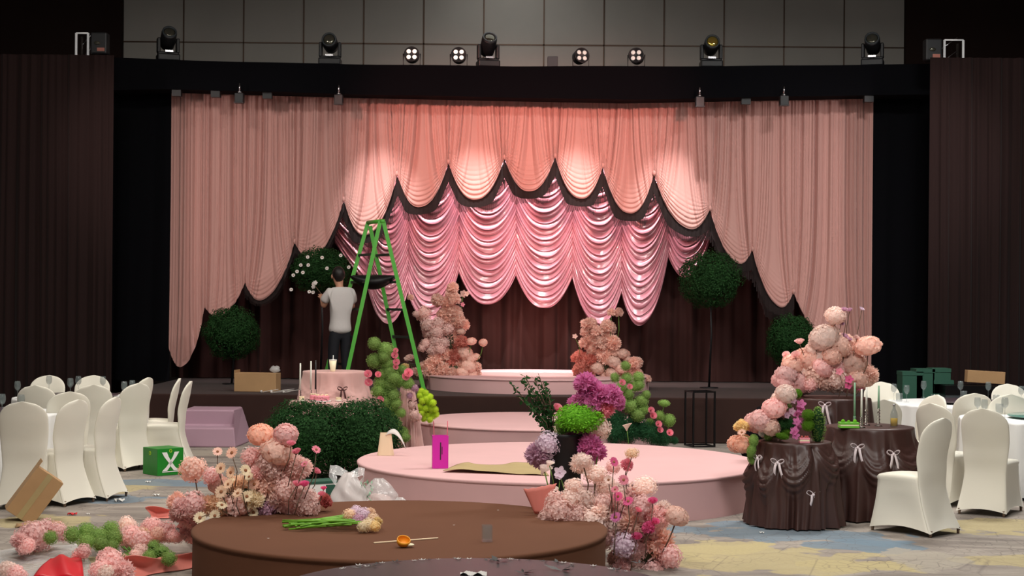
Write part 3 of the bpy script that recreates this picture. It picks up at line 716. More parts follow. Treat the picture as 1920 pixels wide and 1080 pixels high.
PROTO = dict(c=[carnation(i) for i in (1, 2, 3)], h=[hydrangea(i) for i in (4, 5)], p=[peony(i) for i in (6, 7)], d=[daisy(i) for i in (8, 9)], r=[rosette(10)],
             g=[tuft(11, 620, .07, .15, .78), tuft(12, 620, .07, .15, .78)], t=[tuft(13, 1500, .045, .17, .78)], l=[leafball(14)], f=[tuft(15, 2200, .020, .42, .5)], o=[blossom(16)], k=[calla(17)])
KN = dict(c='carnation_bloom', h='hydrangea_bloom', p='peony_bloom', d='daisy_bloom', r='rose_bloom', g='green_bloom', t='green_bloom', l='leaf_cluster', f='fern_cluster', o='orchid_bloom', k='calla_bloom')
fr_ = random.Random(99)
def bloom(root, base, px, py, r, k, m, Y, sq=(1, 1, 1), rot=None, lab=None):
    p = at(px, py, Y); rad = r*Y/F; me = fr_.choice(PROTO[k])
    if rot is None:
        if k == 'd': rot = (R(fr_.uniform(35, 75)), R(fr_.uniform(-20, 20)), R(fr_.uniform(-35, 35)))
        elif k in ('p', 'r'): rot = (R(fr_.uniform(15, 55)), R(fr_.uniform(-20, 20)), R(fr_.uniform(-40, 40)))
        elif k == 'o': rot = (R(fr_.uniform(60, 90)), 0, R(fr_.uniform(-30, 30)))
        elif k == 'k': rot = (R(20), R(25), R(fr_.uniform(-60, 60)))
        else: rot = (R(fr_.uniform(-20, 30)), R(fr_.uniform(-20, 20)), fr_.uniform(0, 6))
    q = fr_.uniform(.94, 1.08)
    o = part(KN[k], me, root, p-base, rot, (rad*sq[0]*q, rad*sq[1]*q, rad*sq[2]), m=M.get('p_'+m) or M[m], label=lab)
    return p, rad
def stem(root, base, p, q, r=.004, m='stem', bend=.03):
    mid = (p+q)/2+Vector((fr_.uniform(-bend, bend), 0, 0))
    obj('stem', MB().tube([p-base, mid-base, q-base], r, 6), M[m], root)
def fill(items):
    out = []
    for it in items:
        it = list(it); o_ = dict(it[5]) if len(it) > 5 else {}
        if it[3] in 'hcp' and not o_.get('stem') and it[2] >= 9 and it[4] != 'magenta': it[2] *= 1.17
        if it[3] == 'p': o_.setdefault('sq', (1.03, 1.0, .86))
        out.append((*it[:5], o_))
    big = [i for i in out if i[3] in 'hcp' and not i[5].get('stem') and i[2] > 9.5]
    for i in (big*3)[:max(0, 96-len([1 for q in out if q[3] in 'hcp']))]:
        out.append((i[0]+fr_.uniform(-.7, .7)*i[2], i[1]+fr_.uniform(-.1, .6)*i[2], i[2]*fr_.uniform(.7, .95), i[3], i[4], dict(dy=fr_.uniform(.10, .22)+i[5].get('dy', 0))))
    return out
def arrange(name, label, base, items, Y0, root_pt=None, stem_m='stem', cat='flower arrangement', foam=None, deep=.10, stems='auto'):
    root = thing(name, label, cat, base); items = fill(items); base = Vector(base); rp = Vector(root_pt) if root_pt else base+Vector((0, 0, .05)); ns = 0
    for it in items:
        px, py, r, k, m = it[:5]; opt = it[5] if len(it) > 5 else {}
        Y = Y0+opt.get('dy', fr_.uniform(-deep, deep)-(.17 if k == 'd' and Y0 < 12 else 0)); sq = opt.get('sq', (1, 1, 1))
        p, rad = bloom(root, base, px, py, r, k, m, Y, sq, opt.get('rot'), opt.get('lab'))
        if opt.get('stem') or k in 'dork' and opt.get('stem', 1) and ns < 95:
            L_ = opt.get('len', None); tgt = Vector((p.x*.82+rp.x*.18, p.y, max(base.z+.02, p.z-(L_ or rad+.22)))) if opt.get('straight', 1) else rp
            stem(root, base, p-Vector((0, 0, rad*.4)), tgt, .0035 if rad < .05 else .005, opt.get('sm', stem_m)); ns += 1
    if foam:
        for f in foam:
            fp = at(f[0], f[1], Y0+.05); obj('floral_foam', MB().sphere((0, 0, 0), (f[2]*Y0/F, min(f[2], 60)*Y0/F*.6, f[3]*Y0/F), 16, 10, fn=lambda d: 1+.05*math.sin(d.x*9+d.z*7)), M['foam'], root, loc=fp-base, scale=.55)
    return root
S1 = dict(stem=1)
# --- left front arrangement on the brown platform
items = [(489, 817, 23, 'p', 'apricot', S1), (536, 816, 22, 'p', 'pink', S1), (519, 850, 24, 'p', 'peach'), (365, 880, 24, 'h', 'peach', S1), (470, 857, 20, 'h', 'pink', S1), (506, 868, 22, 'h', 'dusty'), (558, 878, 20, 'c', 'dusty'),
         (398, 892, 15, 'h', 'pink'), (483, 886, 12, 'c', 'pink'), (515, 882, 20, 'h', 'dusty'), (534, 906, 19, 'h', 'dusty'), (503, 912, 20, 'c', 'peach'), (408, 910, 14, 'p', 'peach'), (536, 922, 20, 'h', 'dusty'), (515, 935, 20, 'h', 'dusty'),
         (570, 935, 21, 'h', 'dusty'), (542, 949, 22, 'h', 'dusty'), (577, 949, 20, 'h', 'dusty'), (499, 953, 18, 'h', 'mauve'), (444, 949, 22, 'h', 'dusty'), (391, 949, 17, 'c', 'cream2'), (363, 945, 22, 'h', 'pink'), (342, 953, 18, 'c', 'pink'),
         (357, 975, 18, 'c', 'pink', dict(dy=.2)), (356, 995, 17, 'c', 'pink', dict(dy=.3)), (332, 940, 16, 'c', 'peach'), (450, 912, 18, 'c', 'cream2'), (440, 930, 18, 'c', 'cream2'), (475, 938, 17, 'c', 'cream'), (408, 945, 17, 'c', 'cream2'), (560, 915, 16, 'h', 'dusty'), (425, 960, 14, 'c', 'cream'),
         (414, 878, 12, 'd', 'cream2'), (433, 886, 13, 'd', 'cream2'), (408, 847, 11, 'd', 'peach', dict(len=.24)), (435, 849, 13, 'd', 'apricot', dict(len=.24)), (460, 882, 12, 'd', 'cream'), (467, 894, 10, 'd', 'cream'), (477, 908, 13, 'd', 'apricot'), (415, 922, 13, 'd', 'cream2'),
         (446, 925, 13, 'd', 'cream2'), (428, 908, 11, 'd', 'cream2'), (463, 931, 13, 'd', 'cream'), (416, 947, 11, 'd', 'cream'), (375, 971, 13, 'd', 'cream', dict(dy=-.2)), (403, 967, 12, 'd', 'cream', dict(dy=-.2)), (487, 937, 11, 'd', 'cream'), (475, 961, 11, 'd', 'cream'), (471, 947, 11, 'd', 'cream'), (432, 903, 11, 'd', 'cream'),
         (546, 831, 8, 'r', 'rose', dict(stem=1, len=.2, dy=-.2)), (556, 846, 8, 'r', 'rose', dict(stem=1, len=.25, dy=-.2)), (593, 843, 10, 'd', 'rose', dict(stem=1, len=.35)), (571, 870, 9, 'd', 'rose', dict(stem=1, len=.25, dy=-.2)), (594, 883, 8, 'r', 'rose', dict(len=.2)), (557, 907, 8, 'r', 'rose', dict(dy=-.2)), (571, 907, 9, 'r', 'hot', dict(dy=-.2)),
         (607, 915, 6, 'r', 'hot'), (603, 926, 7, 'r', 'rose'), (609, 938, 11, 'c', 'darkred')]
for it in list(items):
    if it[3] in 'hc' and it[2] > 16 and fr_.random() < .5:
        items.append((it[0]+fr_.uniform(-14, 14), it[1]+fr_.uniform(-4, 12), it[2]*.8, it[3], it[4], dict(dy=.22)))
bL = at(470, 975, 10.9); bL.z = .365
arrange('flower_arrangement', 'pink peach and cream flower arrangement with daisies at the left rim of the brown platform', (bL.x, 11.0, .365), items, 11.05, foam=[(470, 930, 90, 28)], stem_m='stem_brown')

# --- front centre mass spilling over the platform rim
items = [(1008, 994, 20, 'h', 'pale'), (1055, 1001, 23, 'h', 'dusty'), (1047, 958, 24, 'h', 'dusty'), (1092, 941, 24, 'h', 'pale'), (1110, 980, 26, 'h', 'pale'), (1135, 1003, 22, 'h', 'dusty'), (1041, 937, 16, 'h', 'dusty'), (1029, 972, 18, 'h', 'dusty'),
         (1117, 890, 23, 'h', 'pale', dict(stem=1, sq=(1.1, 1, .8))), (1094, 866, 18, 'h', 'pale', dict(stem=1, sq=(1.2, 1, .85))), (1206, 913, 25, 'h', 'pale', dict(stem=1, sq=(1.05, 1, .75))), (1157, 952, 24, 'c', 'pink'), (1184, 982, 23, 'c', 'peach'), (1204, 950, 20, 'h', 'pink'),
         (1230, 970, 20, 'c', 'pink'), (1267, 970, 24, 'p', 'peach', dict(stem=1, sq=(1, 1, .8), len=.25, dy=-.1)), (1233, 1019, 26, 'c', 'peach'), (1171, 1021, 22, 'h', 'lilac', dict(dy=-.15)), (1159, 1047, 18, 'c', 'peach'), (1188, 1053, 18, 'h', 'dusty'), (1210, 1050, 22, 'h', 'pink'), (1257, 1043, 20, 'h', 'pink'), (1251, 1068, 20, 'c', 'pink'),
         (1078, 911, 13, 'h', 'pale'), (1131, 945, 18, 'h', 'dusty'), (1078, 966, 20, 'h', 'dusty'), (1094, 962, 18, 'h', 'pale'), (1151, 982, 18, 'h', 'pale'), (1127, 962, 16, 'c', 'pale'), (1149, 876, 12, 'h', 'pink'), (1160, 930, 20, 'h', 'pale'), (1140, 915, 17, 'h', 'pale'),
         (1185, 935, 18, 'c', 'pink'), (1178, 960, 18, 'h', 'dusty'), (1210, 985, 18, 'h', 'pink'), (1170, 1000, 16, 'h', 'pink'), (1195, 1030, 18, 'h', 'pink'), (1230, 1045, 18, 'c', 'pink'), (1215, 1000, 18, 'c', 'pink'), (1225, 1070, 20, 'h', 'pink'), (1190, 1075, 18, 'h', 'pale'), (1165, 1068, 16, 'c', 'pink'), (1070, 935, 17, 'h', 'pale'), (1062, 980, 17, 'h', 'dusty'),
         (1119, 1010, 15, 'h', 'dusty'), (1245, 955, 14, 'c', 'pale'), (1185, 850, 13, 'h', 'cream2', dict(stem=1, sq=(1.1, 1, .8), len=.3)), (1151, 866, 10, 'd', 'hot', dict(len=.35)), (1175, 872, 12, 'c', 'rose', dict(stem=1)), (1169, 900, 11, 'd', 'rose'), (1153, 918, 9, 'd', 'rose'), (1159, 931, 10, 'd', 'hot'), (1178, 940, 11, 'd', 'hot'), (1155, 970, 12, 'd', 'magenta', dict(dy=-.25)),
         (1224, 939, 9, 'r', 'hot', dict(len=.3, dy=-.2)), (1228, 978, 8, 'r', 'hot', dict(dy=-.2)), (1216, 990, 11, 'c', 'hot', dict(dy=-.2)), (1194, 1006, 10, 'r', 'hot', dict(dy=-.2)), (1197, 956, 7, 'r', 'rose', dict(dy=-.2)), (1141, 900, 10, 'd', 'pale'), (1075, 905, 8, 'd', 'pale')]
bC = at(1130, 1000, 11.0)
arrange('flower_arrangement', 'large pink hydrangea arrangement spilling over the right rim of the brown platform', (bC.x, 10.95, .0), items, 11.0, foam=[(1100, 985, 62, 26), (1205, 1040, 45, 30)], deep=.12, stem_m='stem_brown')
# pink paper wrap left of it
wr = MB(); P = np.zeros((8, 14, 3))
for j in range(8):
    for i in range(14):
        a = -1.0+2.0*i/13; rr = .04+.09*(j/7); P[j, i] = (rr*math.sin(a)*1.1, -rr*math.cos(a)*.5, .004+.20*(j/7)*(1+.10*math.sin(a*1.5))+.003*math.sin(i*2.1))
wr.grid(P); p0 = at(1012, 966, 11.15); p0.z = .362
o = obj('paper_cone', wr, M['pink_paper'], loc=p0); tag(o, 'folded salmon pink paper cone standing left of the black vase', 'paper'); o.modifiers.new('solid', 'SOLIDIFY').thickness = .004

# --- black vase with tall purple and green bouquet
bV = at(1062, 930, 11.75); bV.z = .0
pv = Vector((at(1060, 900, 11.75).x, 11.72, .365))
items = [(1098, 719, 21, 'c', 'magenta'), (1119, 742, 23, 'c', 'magenta'), (1145, 742, 22, 'c', 'magenta'), (1093, 749, 19, 'c', 'magenta'), (1132, 766, 18, 'c', 'rose'), (1110, 762, 18, 'c', 'magenta'), (1085, 817, 25, 'c', 'magenta'), (1075, 842, 27, 'c', 'magenta'), (1106, 836, 23, 'c', 'magenta'), (1064, 862, 19, 'c', 'magenta'), (1095, 855, 20, 'c', 'magenta'),
         (1086, 784, 44, 't', 'leaf_bright', dict(sq=(1, .9, .62), rot=(.1, 0, 0), dy=-.05)), (1055, 800, 18, 'g', 'leaf_mid'), (1008, 852, 20, 'c', 'mauve'), (1028, 832, 21, 'h', 'lilac'), (1040, 852, 17, 'h', 'lilac'), (1045, 866, 12, 'h', 'lilac'), (1127, 804, 20, 'h', 'pale', dict(stem=1, len=.5)), (1046, 765, 10, 'r', 'rose'), (1088, 870, 17, 'c', 'pale', dict(dy=-.15)),
         (1021, 878, 15, 'k', 'pale', dict(dy=-.2)), (1030, 868, 10, 'k', 'pale', dict(dy=-.25)), (1050, 886, 12, 'o', 'lilac', dict(dy=-.3)), (1050, 892, 9, 'o', 'lilac', dict(dy=-.3)), (1037, 917, 11, 'k', 'pale', dict(dy=-.3)), (1008, 938, 18, 'k', 'pale', dict(dy=-.3, rot=(.5, .8, 1.5), lab='large pale pink calla bloom hanging low'))]
vr = arrange('vase_bouquet', 'tall bouquet of magenta blooms, green ball and leafy spray in a black vase', tuple(pv), items, 11.72, deep=.06, foam=[(1075, 835, 26, 40)])
obj('vase', MB().lathe([(.12, 0), (.125, .02), (.115, .25), (.12, .50), (.14, .53), (.13, .53), (.11, .5), (.01, .5)], 28), M['black_plain'], vr, loc=(0, .02, 0))
lf = MB(); sp = MB(); r3 = random.Random(5)
for tx, ty in ((958, 720), (978, 712), (985, 705), (1003, 712), (1012, 706), (1018, 716), (992, 740), (1008, 740), (975, 745), (1025, 735), (1000, 765), (1015, 770)):
    q0 = at(1035, 830, 11.8)-pv; q1 = at(tx+fr_.uniform(-2, 2), ty, 11.75+fr_.uniform(-.12, .12))-pv; mid = q0.lerp(q1, .5)+Vector((.03, 0, .02)); sp.tube([q0, mid, q1], .004, 5)
    for k in range(34):
        t = .25+.75*k/33; c = q0*(1-t)**2+mid*2*t*(1-t)+q1*t*t; d = Vector((r3.gauss(0, 1), r3.gauss(0, 1), r3.gauss(0, 1)+.6)).normalized(); l_ = r3.uniform(.03, .055); s_ = d.cross(Vector((r3.gauss(0, 1), r3.gauss(0, 1), r3.gauss(0, 1)))).normalized()
        lf.add([c, c+d*l_*.5+s_*l_*.25, c+d*l_, c+d*l_*.5-s_*l_*.25], [(0, 1, 2, 3)])
obj('leafy_spray', lf, M['leaf_dark'], vr, smooth=False, label='dark green leafy spray leaning left'); obj('branch', sp, M['stem_brown'], vr)

# --- right dessert tables
def draped_table(cx, cy, zt, r, label, mat_, bows, bow_m, seed=0, ribbon_len=.3, anchors=None):
    t = thing('draped_table', label, 'table', (cx, cy, 0)); n = 220; th = np.linspace(0, 2*PI, n, endpoint=False)
    rows = [(.01, 0, 0), (.5, 0, 0), (.9, 0, 0), (.985, .004, 0), (1, .016, 0)]; P = []
    for k, dz, a in rows: P.append(np.stack([r*k*np.cos(th), r*k*np.sin(th), np.full(n, zt-dz)], 1))
    an = anchors or bows; ba = [R(x[0]) for x in an]; bz = [x[1] for x in an]
    nv = 46
    for j in range(1, nv+1):
        v = j/nv; z = zt-.016-(zt-.028)*v; g = np.zeros(n)+v**1.1
        ph = th*6.5+.5*np.sin(v*3+th*2); fold = (nz(ph, seed)*.5-.8*np.abs(np.sin(th*8+nz(th*3, seed+2)*1.4))**.6+.4)*(.006+.085*g)
        rr = r*1.004+.085*v+fold+.02*v
        # swags between the bows
        for i in range(len(ba)-1):
            a0, a1, z0, z1 = ba[i], ba[i+1], bz[i], bz[i+1]; u = (th-a0)/(a1-a0); m = (u > 0) & (u < 1); s = 2*u-1; sh = 1-s*s
            zl = z0*(1-u)+z1*u-.20*sh; d = z-zl; env = np.exp(-(d/.12)**2)*m; rr -= fold*.8*env
            rr += env*(.045*sh+.040*sh*np.abs(np.sin(d*PI/.062))**.7)
        for a0, z0 in zip(ba, bz):
            da = np.abs((th-a0+PI) % (2*PI)-PI); rr -= .03*np.exp(-(da/.13)**2)*math.exp(-((z-z0)/.10)**2); rr += .03*np.exp(-(da/.16)**2)*(1 if z < z0 else 0)*min(1, (z0-z)/.2)
        P.append(np.stack([rr*np.cos(th), rr*np.sin(th), np.full(n, z)], 1))
    obj('tablecloth', MB().grid(np.array(P), closed=True), mat_, t)
    for a, z in bows:
        a = R(a); c = Vector((math.cos(a)*(r+.05), math.sin(a)*(r+.05), z)); tx = Vector((-math.sin(a), math.cos(a), 0)); nrm = Vector((math.cos(a), math.sin(a), 0)); b = MB()
        for sg in (-1, 1):
            P_ = np.zeros((13, 3, 3))
            for i in range(13):
                q = 2*PI*i/12; cen = c+tx*sg*(.030*(1-math.cos(q)))+Vector((0, 0, 1))*(.018*math.sin(q)+.010*(1-math.cos(q)))
                for k in range(3): P_[i, k] = cen+nrm*(k-1)*.009+Vector((0, 0, (k-1)*.006))+nrm*.012
            b.grid(P_)
            P_ = np.zeros((8, 3, 3))
            for i in range(8):
                q = i/7; cen = c+nrm*(.014+.012*math.sin(q*4))+tx*sg*(.012+.035*q*(1.3 if sg > 0 else .6))-Vector((0, 0, 1))*ribbon_len*q*(.7 if sg > 0 else .55)
                for k in range(3): P_[i, k] = cen+tx*(k-1)*.011
            b.grid(P_)
        b.sphere(c+nrm*.016, .014, 8, 6); o = obj('bow', b, bow_m, t, label='thin ribbon bow pinned on the cloth'); o.modifiers.new('solid', 'SOLIDIFY').thickness = .002
    return t
def pos(px, Y): return at(px, 700, Y).x
TA, TB, TC = (pos(1493, 13.25), 13.3, .72, .315), (pos(1632, 13.85), 13.85, .81, .39), (pos(1560, 15.2), 15.2, .985, .38)
draped_table(*TC, 'tallest brown draped round table under the peach flower mound', M['brown_satin'], [(250, .93)], M['ribbon_white'], 3)
draped_table(*TB, 'middle brown satin draped table holding candles and green cake', M['brown_satin'], [(244, .65), (283, .60)], M['ribbon_white'], 4, .26, [(200, .70), (244, .65), (283, .60), (340, .74)])
draped_table(*TA, 'lowest brown satin draped table nearest the pink platform', M['brown_satin'], [(205, .58), (238, .56), (284, .30)], M['ribbon_white'], 5, .22, [(150, .6), (205, .60), (238, .56), (288, .70), (340, .68)])
items = [(1566, 593, 18, 'p', 'pale', dict(stem=1, len=.3)), (1546, 634, 22, 'p', 'pale'), (1627, 651, 24, 'p', 'peach', dict(stem=1, len=.3, sq=(1, 1, .8))), (1571, 649, 22, 'p', 'peach'), (1551, 671, 20, 'p', 'pale'), (1520, 673, 20, 'p', 'peach'), (1596, 684, 24, 'p', 'peach'), (1486, 684, 17, 'p', 'peach'), (1475, 704, 17, 'p', 'pink'),
         (1505, 701, 19, 'p', 'pale'), (1527, 706, 20, 'h', 'peach'), (1497, 716, 20, 'p', 'pink'), (1472, 718, 13, 'p', 'pink'), (1570, 712, 19, 'h', 'pale'), (1607, 710, 19, 'p', 'peach'), (1631, 704, 15, 'c', 'peach'), (1545, 716, 17, 'h', 'peach'), (1529, 693, 12, 'h', 'pale'), (1570, 690, 17, 'p', 'pink'), (1524, 656, 10, 'p', 'pale'),
         (1542, 690, 16, 'p', 'pink'), (1520, 722, 12, 'h', 'pink'), (1590, 722, 12, 'h', 'pink'), (1560, 668, 16, 'p', 'peach'), (1612, 724, 9, 'd', 'hot'), (1592, 712, 9, 'o', 'hot', dict(dy=-.2)), (1590, 724, 8, 'o', 'hot', dict(dy=-.2)), (1574, 697, 8, 'o', 'rose', dict(dy=-.2)), (1499, 640, 9, 'r', 'pink', dict(len=.25)), (1474, 665, 7, 'r', 'pink', dict(len=.2)), (1492, 665, 8, 'r', 'pink', dict(len=.2)),
         (1583, 580, 6, 'r', 'mauve', dict(len=.3)), (1593, 581, 5, 'r', 'mauve', dict(len=.3)), (1616, 579, 5, 'r', 'lilac', dict(len=.5)), (1584, 631, 7, 'r', 'mauve'), (1592, 636, 6, 'r', 'mauve'), (1606, 633, 6, 'r', 'dusty'), (1577, 606, 6, 'r', 'mauve'), (1530, 640, 6, 'r', 'white')]
arrange('flower_arrangement', 'mound of big peach peonies on the tallest brown draped table', (TC[0], TC[1], TC[2]), items, 15.15, foam=[(1545, 700, 62, 38)], stem_m='stem_brown')
items = [(1473, 740, 17, 'p', 'pale'), (1452, 767, 18, 'p', 'pink'), (1427, 790, 19, 'p', 'pink'), (1443, 800, 16, 'p', 'peach'), (1495, 738, 9, 't', 'moss'), (1390, 797, 9, 'c', 'butter'), (1391, 811, 9, 'd', 'apricot'), (1392, 832, 15, 'p', 'apricot', dict(lab='peach bloom hanging lowest over the platform')),
         (1467, 797, 14, 't', 'leaf_dark'), (1481, 795, 12, 't', 'leaf_dark'), (1455, 813, 10, 't', 'moss'), (1473, 810, 10, 't', 'moss'), (1467, 818, 13, 't', 'moss', dict(sq=(1, 1, .5), dy=-.12)), (1515, 778, 11, 't', 'moss'), (1515, 797, 12, 't', 'moss'), (1478, 763, 7, 'g', 'leaf_mid'), (1440, 818, 9, 'g', 'leaf_mid'),
         (1413, 826, 10, 't', 'leaf_mid', dict(sq=(.9, .9, 1.2))), (1409, 845, 10, 't', 'leaf_mid', dict(sq=(.9, .9, 1.3))), (1410, 860, 10, 't', 'leaf_mid', dict(sq=(.9, .9, 1.2))),
         (1502, 758, 9, 'o', 'magenta'), (1500, 767, 9, 'o', 'magenta'), (1504, 774, 9, 'o', 'magenta'), (1494, 776, 8, 'o', 'magenta'), (1505, 789, 9, 'o', 'magenta'), (1494, 791, 9, 'o', 'magenta'), (1496, 800, 8, 'o', 'magenta'), (1490, 808, 9, 'o', 'magenta'), (1491, 816, 9, 'o', 'magenta'), (1475, 779, 7, 'o', 'mauve'), (1484, 771, 8, 'o', 'mauve'), (1487, 751, 7, 'o', 'mauve'), (1430, 812, 8, 'c', 'white')]
items = [(a, b_, c, d, e, dict(f[0] if f else {}, **({} if d not in 'o' else dict(stem=0)))) for a, b_, c, d, e, *f in items]
ra = arrange('flower_arrangement', 'pink blooms, moss balls and purple orchid on the lowest brown draped table', (pos(1455, 13.2), 13.22, TA[2]), items, 13.2, deep=.08)
b = MB(); b.sphere((0, 0, .14), (.055, .055, .15), 14, 10); o = obj('cone_core', b, M['leaf_dark'], ra, loc=Vector((pos(1534, 13.2), 13.2, TA[2]))-Vector((pos(1455, 13.2), 13.22, TA[2])))
cone = MB(); r4 = random.Random(8)
for k in range(420):
    z = r4.uniform(0, .29); a = r4.uniform(0, 2*PI); rr = .062*math.sin(PI*min(1, (z+.05)/.34))**.6*r4.uniform(.85, 1.1); c = Vector((rr*math.cos(a), rr*math.sin(a), z)); d = Vector((math.cos(a), math.sin(a), .8)).normalized(); s_ = Vector((-math.sin(a), math.cos(a), 0))
    cone.add([c, c+d*.01+s_*.008, c+d*.022, c+d*.01-s_*.008], [(0, 1, 2, 3)])
obj('leafy_cone', cone, M['leaf_mid'], ra, smooth=False, loc=o.location)

# --- stage flower towers
L_items = [(849, 540, 10, 'c'), (847, 553, 10, 'c'), (853, 561, 10, 'c'), (838, 568, 11, 'c'), (820, 562, 10, 'c'), (833, 587, 10, 'c'), (851, 587, 13, 'c'), (860, 602, 12, 'c'), (849, 611, 12, 'c'), (864, 622, 8, 'p'), (796, 587, 12, 'h'), (780, 589, 7, 'h'), (802, 609, 13, 'h'), (822, 607, 12, 'h'), (820, 624, 12, 'h'), (840, 618, 11, 'h'),
           (844, 633, 12, 'c'), (818, 640, 13, 'h'), (831, 644, 11, 'h'), (798, 644, 9, 'h'), (791, 653, 8, 'h'), (811, 656, 11, 'h'), (864, 640, 10, 'R'), (849, 651, 10, 'R'), (836, 664, 11, 'c'), (853, 667, 10, 'R'), (816, 676, 15, 'c'), (846, 680, 9, 'R'), (871, 662, 12, 'p'), (878, 673, 12, 'p'), (892, 670, 8, 'p'), (884, 641, 9, 'p'), (906, 643, 8, 'p'),
           (861, 684, 12, 'c'), (802, 691, 14, 'c'), (833, 695, 13, 'c'), (818, 702, 12, 'c'), (849, 702, 11, 'c'), (867, 700, 11, 'p'), (878, 689, 13, 'p'), (893, 689, 9, 'c'), (882, 702, 12, 'p'), (893, 702, 9, 'c'), (833, 705, 9, 'c'), (770, 558, 6, 'c'), (807, 700, 11, 'c'), (808, 625, 10, 'h'), (842, 598, 10, 'c'), (785, 700, 7, 'c'), (866, 712, 8, 'c'), (825, 655, 10, 'h')]
KK = dict(c=('c', 'peach'), p=('p', 'peach'), h=('h', 'dusty'), R=('c', 'rust'))
items = [(x, y, r, *KK[k], dict(stem=1 if x > 880 and y < 660 else 0)) for x, y, r, k in L_items]
items += [(868, 551, 7, 'o', 'peach', dict(stem=1)), (876, 551, 6, 'o', 'peach', dict(stem=0)), (867, 571, 5, 'o', 'rose', dict(stem=0)), (767, 671, 9, 'c', 'pale', dict(sq=(1, 1, .7), stem=1)), (759, 687, 8, 'c', 'butter', dict(sq=(1, 1, .7), stem=1)), (778, 696, 9, 'c', 'pale', dict(sq=(1, 1, .7), stem=1))]
arrange('flower_tower', 'tall pink flower tower at the left of the small stage platform', (pos(840, 22.6), 22.6, .62), items, 22.6, foam=[(842, 640, 16, 60), (840, 690, 44, 20)])
R_items = [(1146, 586, 8, 'c'), (1160, 586, 9, 'c'), (1107, 609, 12, 'c'), (1138, 611, 10, 'c'), (1100, 622, 9, 'c'), (1107, 638, 13, 'c'), (1131, 630, 14, 'c'), (1149, 643, 13, 'c'), (1125, 643, 13, 'c'), (1110, 658, 9, 'c'), (1131, 664, 14, 'c'), (1149, 661, 12, 'c'), (1167, 664, 9, 'p'), (1088, 669, 11, 'R'), (1106, 677, 12, 'R'), (1090, 692, 13, 'R'),
           (1119, 691, 11, 'p'), (1135, 690, 11, 'p'), (1151, 680, 11, 'p'), (1164, 692, 10, 'p'), (1175, 674, 8, 'p'), (1190, 680, 10, 'c'), (1192, 696, 9, 'c'), (1133, 705, 10, 'p'), (1149, 700, 11, 'p'), (1180, 698, 10, 'c'), (1214, 711, 8, 'c'), (1118, 655, 12, 'c'), (1140, 676, 11, 'c'), (1120, 622, 10, 'c'), (1103, 703, 11, 'R'), (1165, 708, 9, 'c')]
items = [(x, y, r, *KK[k], dict(stem=1 if y < 590 else 0, len=.5)) for x, y, r, k in R_items]+[(1078, 631, 5, 'o', 'peach', {})]
arrange('flower_tower', 'tall pink flower tower at the right of the small stage platform', (pos(1130, 22.6), 22.6, .62), items, 22.6, foam=[(1128, 650, 14, 50), (1130, 690, 34, 18)])

# --- green towers in front of the stage
G = [(702, 644, 13), (723, 656, 15), (702, 677, 15), (719, 669, 12), (725, 682, 13), (729, 699, 16), (717, 703, 13), (754, 694, 11), (738, 709, 14), (715, 719, 15), (731, 721, 15), (746, 717, 11), (764, 719, 13), (709, 734, 13), (723, 737, 13), (738, 742, 14), (742, 756, 12), (723, 754, 13), (752, 774, 10), (735, 765, 11), (744, 795, 11), (756, 811, 12), (760, 820, 10), (735, 782, 12), (728, 770, 11), (748, 808, 11)]
items = [(x, y, r, 'g', 'leaf_mid') for x, y, r in G]+[(x, y, r, 'r', 'rose', dict(stem=0, dy=-.16, rot=(1.2, 0, .2))) for x, y, r in ((690, 701, 7), (691, 717, 7), (709, 702, 6), (713, 749, 6), (742, 657, 5), (740, 666, 6), (743, 679, 6), (742, 688, 5), (766, 699, 8), (761, 706, 7))]
items += [(777, 728, 8, 'h', 'mauve'), (772, 760, 8, 'h', 'dusty'), (776, 778, 9, 'h', 'dusty'), (768, 742, 7, 'h', 'mauve')]
arrange('flower_tower', 'tall stack of green pompom blooms with small pink roses left of the middle step', (pos(730, 17.6), 17.6, 0), items, 17.6, foam=[(727, 720, 12, 70), (740, 800, 12, 30)])
items = [(r5[0], r5[1], 7, 'g', 'leaf_lime') for r5 in ((788, 742), (798, 737), (806, 744), (792, 752), (803, 755), (812, 755), (787, 763), (797, 766), (808, 767), (816, 768), (790, 776), (802, 778), (812, 780), (817, 777), (795, 785), (806, 787), (790, 734), (799, 748))]
arrange('flower_arrangement', 'bright lime green flower clump at the left rim of the middle step', (pos(803, 18.3), 18.3, .45), items, 18.2, deep=.06, foam=[(801, 765, 12, 20)])
G = [(1173, 686, 10), (1153, 708, 10), (1175, 710, 12), (1197, 708, 12), (1198, 722, 12), (1177, 739, 13), (1203, 752, 13), (1183, 762, 14), (1196, 778, 14), (1167, 757, 11), (1206, 767, 11), (1245, 756, 12), (1237, 779, 10), (1254, 788, 13), (1219, 793, 9), (1190, 725, 11), (1165, 725, 10), (1212, 740, 9)]
items = [(x, y, r, 'g', 'leaf_mid', dict(sq=(1, 1, .6) if y == 756 else (1, 1, 1), stem=1 if x > 1230 else 0)) for x, y, r in G]
items += [(x, y, r, 'f', 'leaf_pine') for x, y, r in ((1154, 786, 17), (1154, 811, 20), (1180, 809, 20), (1201, 803, 20), (1221, 811, 20), (1242, 822, 16), (1140, 800, 15), (1168, 795, 16), (1265, 826, 7))]
items += [(x, y, r, 'r', 'rose', dict(stem=0, dy=-.16, rot=(1.2, 0, .2))) for x, y, r in ((1167, 717, 6), (1221, 769, 6), (1225, 779, 7), (1235, 795, 6), (1238, 806, 6), (1256, 811, 6), (1181, 725, 5))]+[(1175, 798, 10, 'k', 'peach', dict(stem=1, dy=-.25, rot=(0, 0, 0)))]
arrange('flower_tower', 'low slope of green pompom blooms and fern tufts right of the middle step', (pos(1195, 17.9), 17.9, 0), items, 17.9, foam=[(1190, 775, 22, 50)])

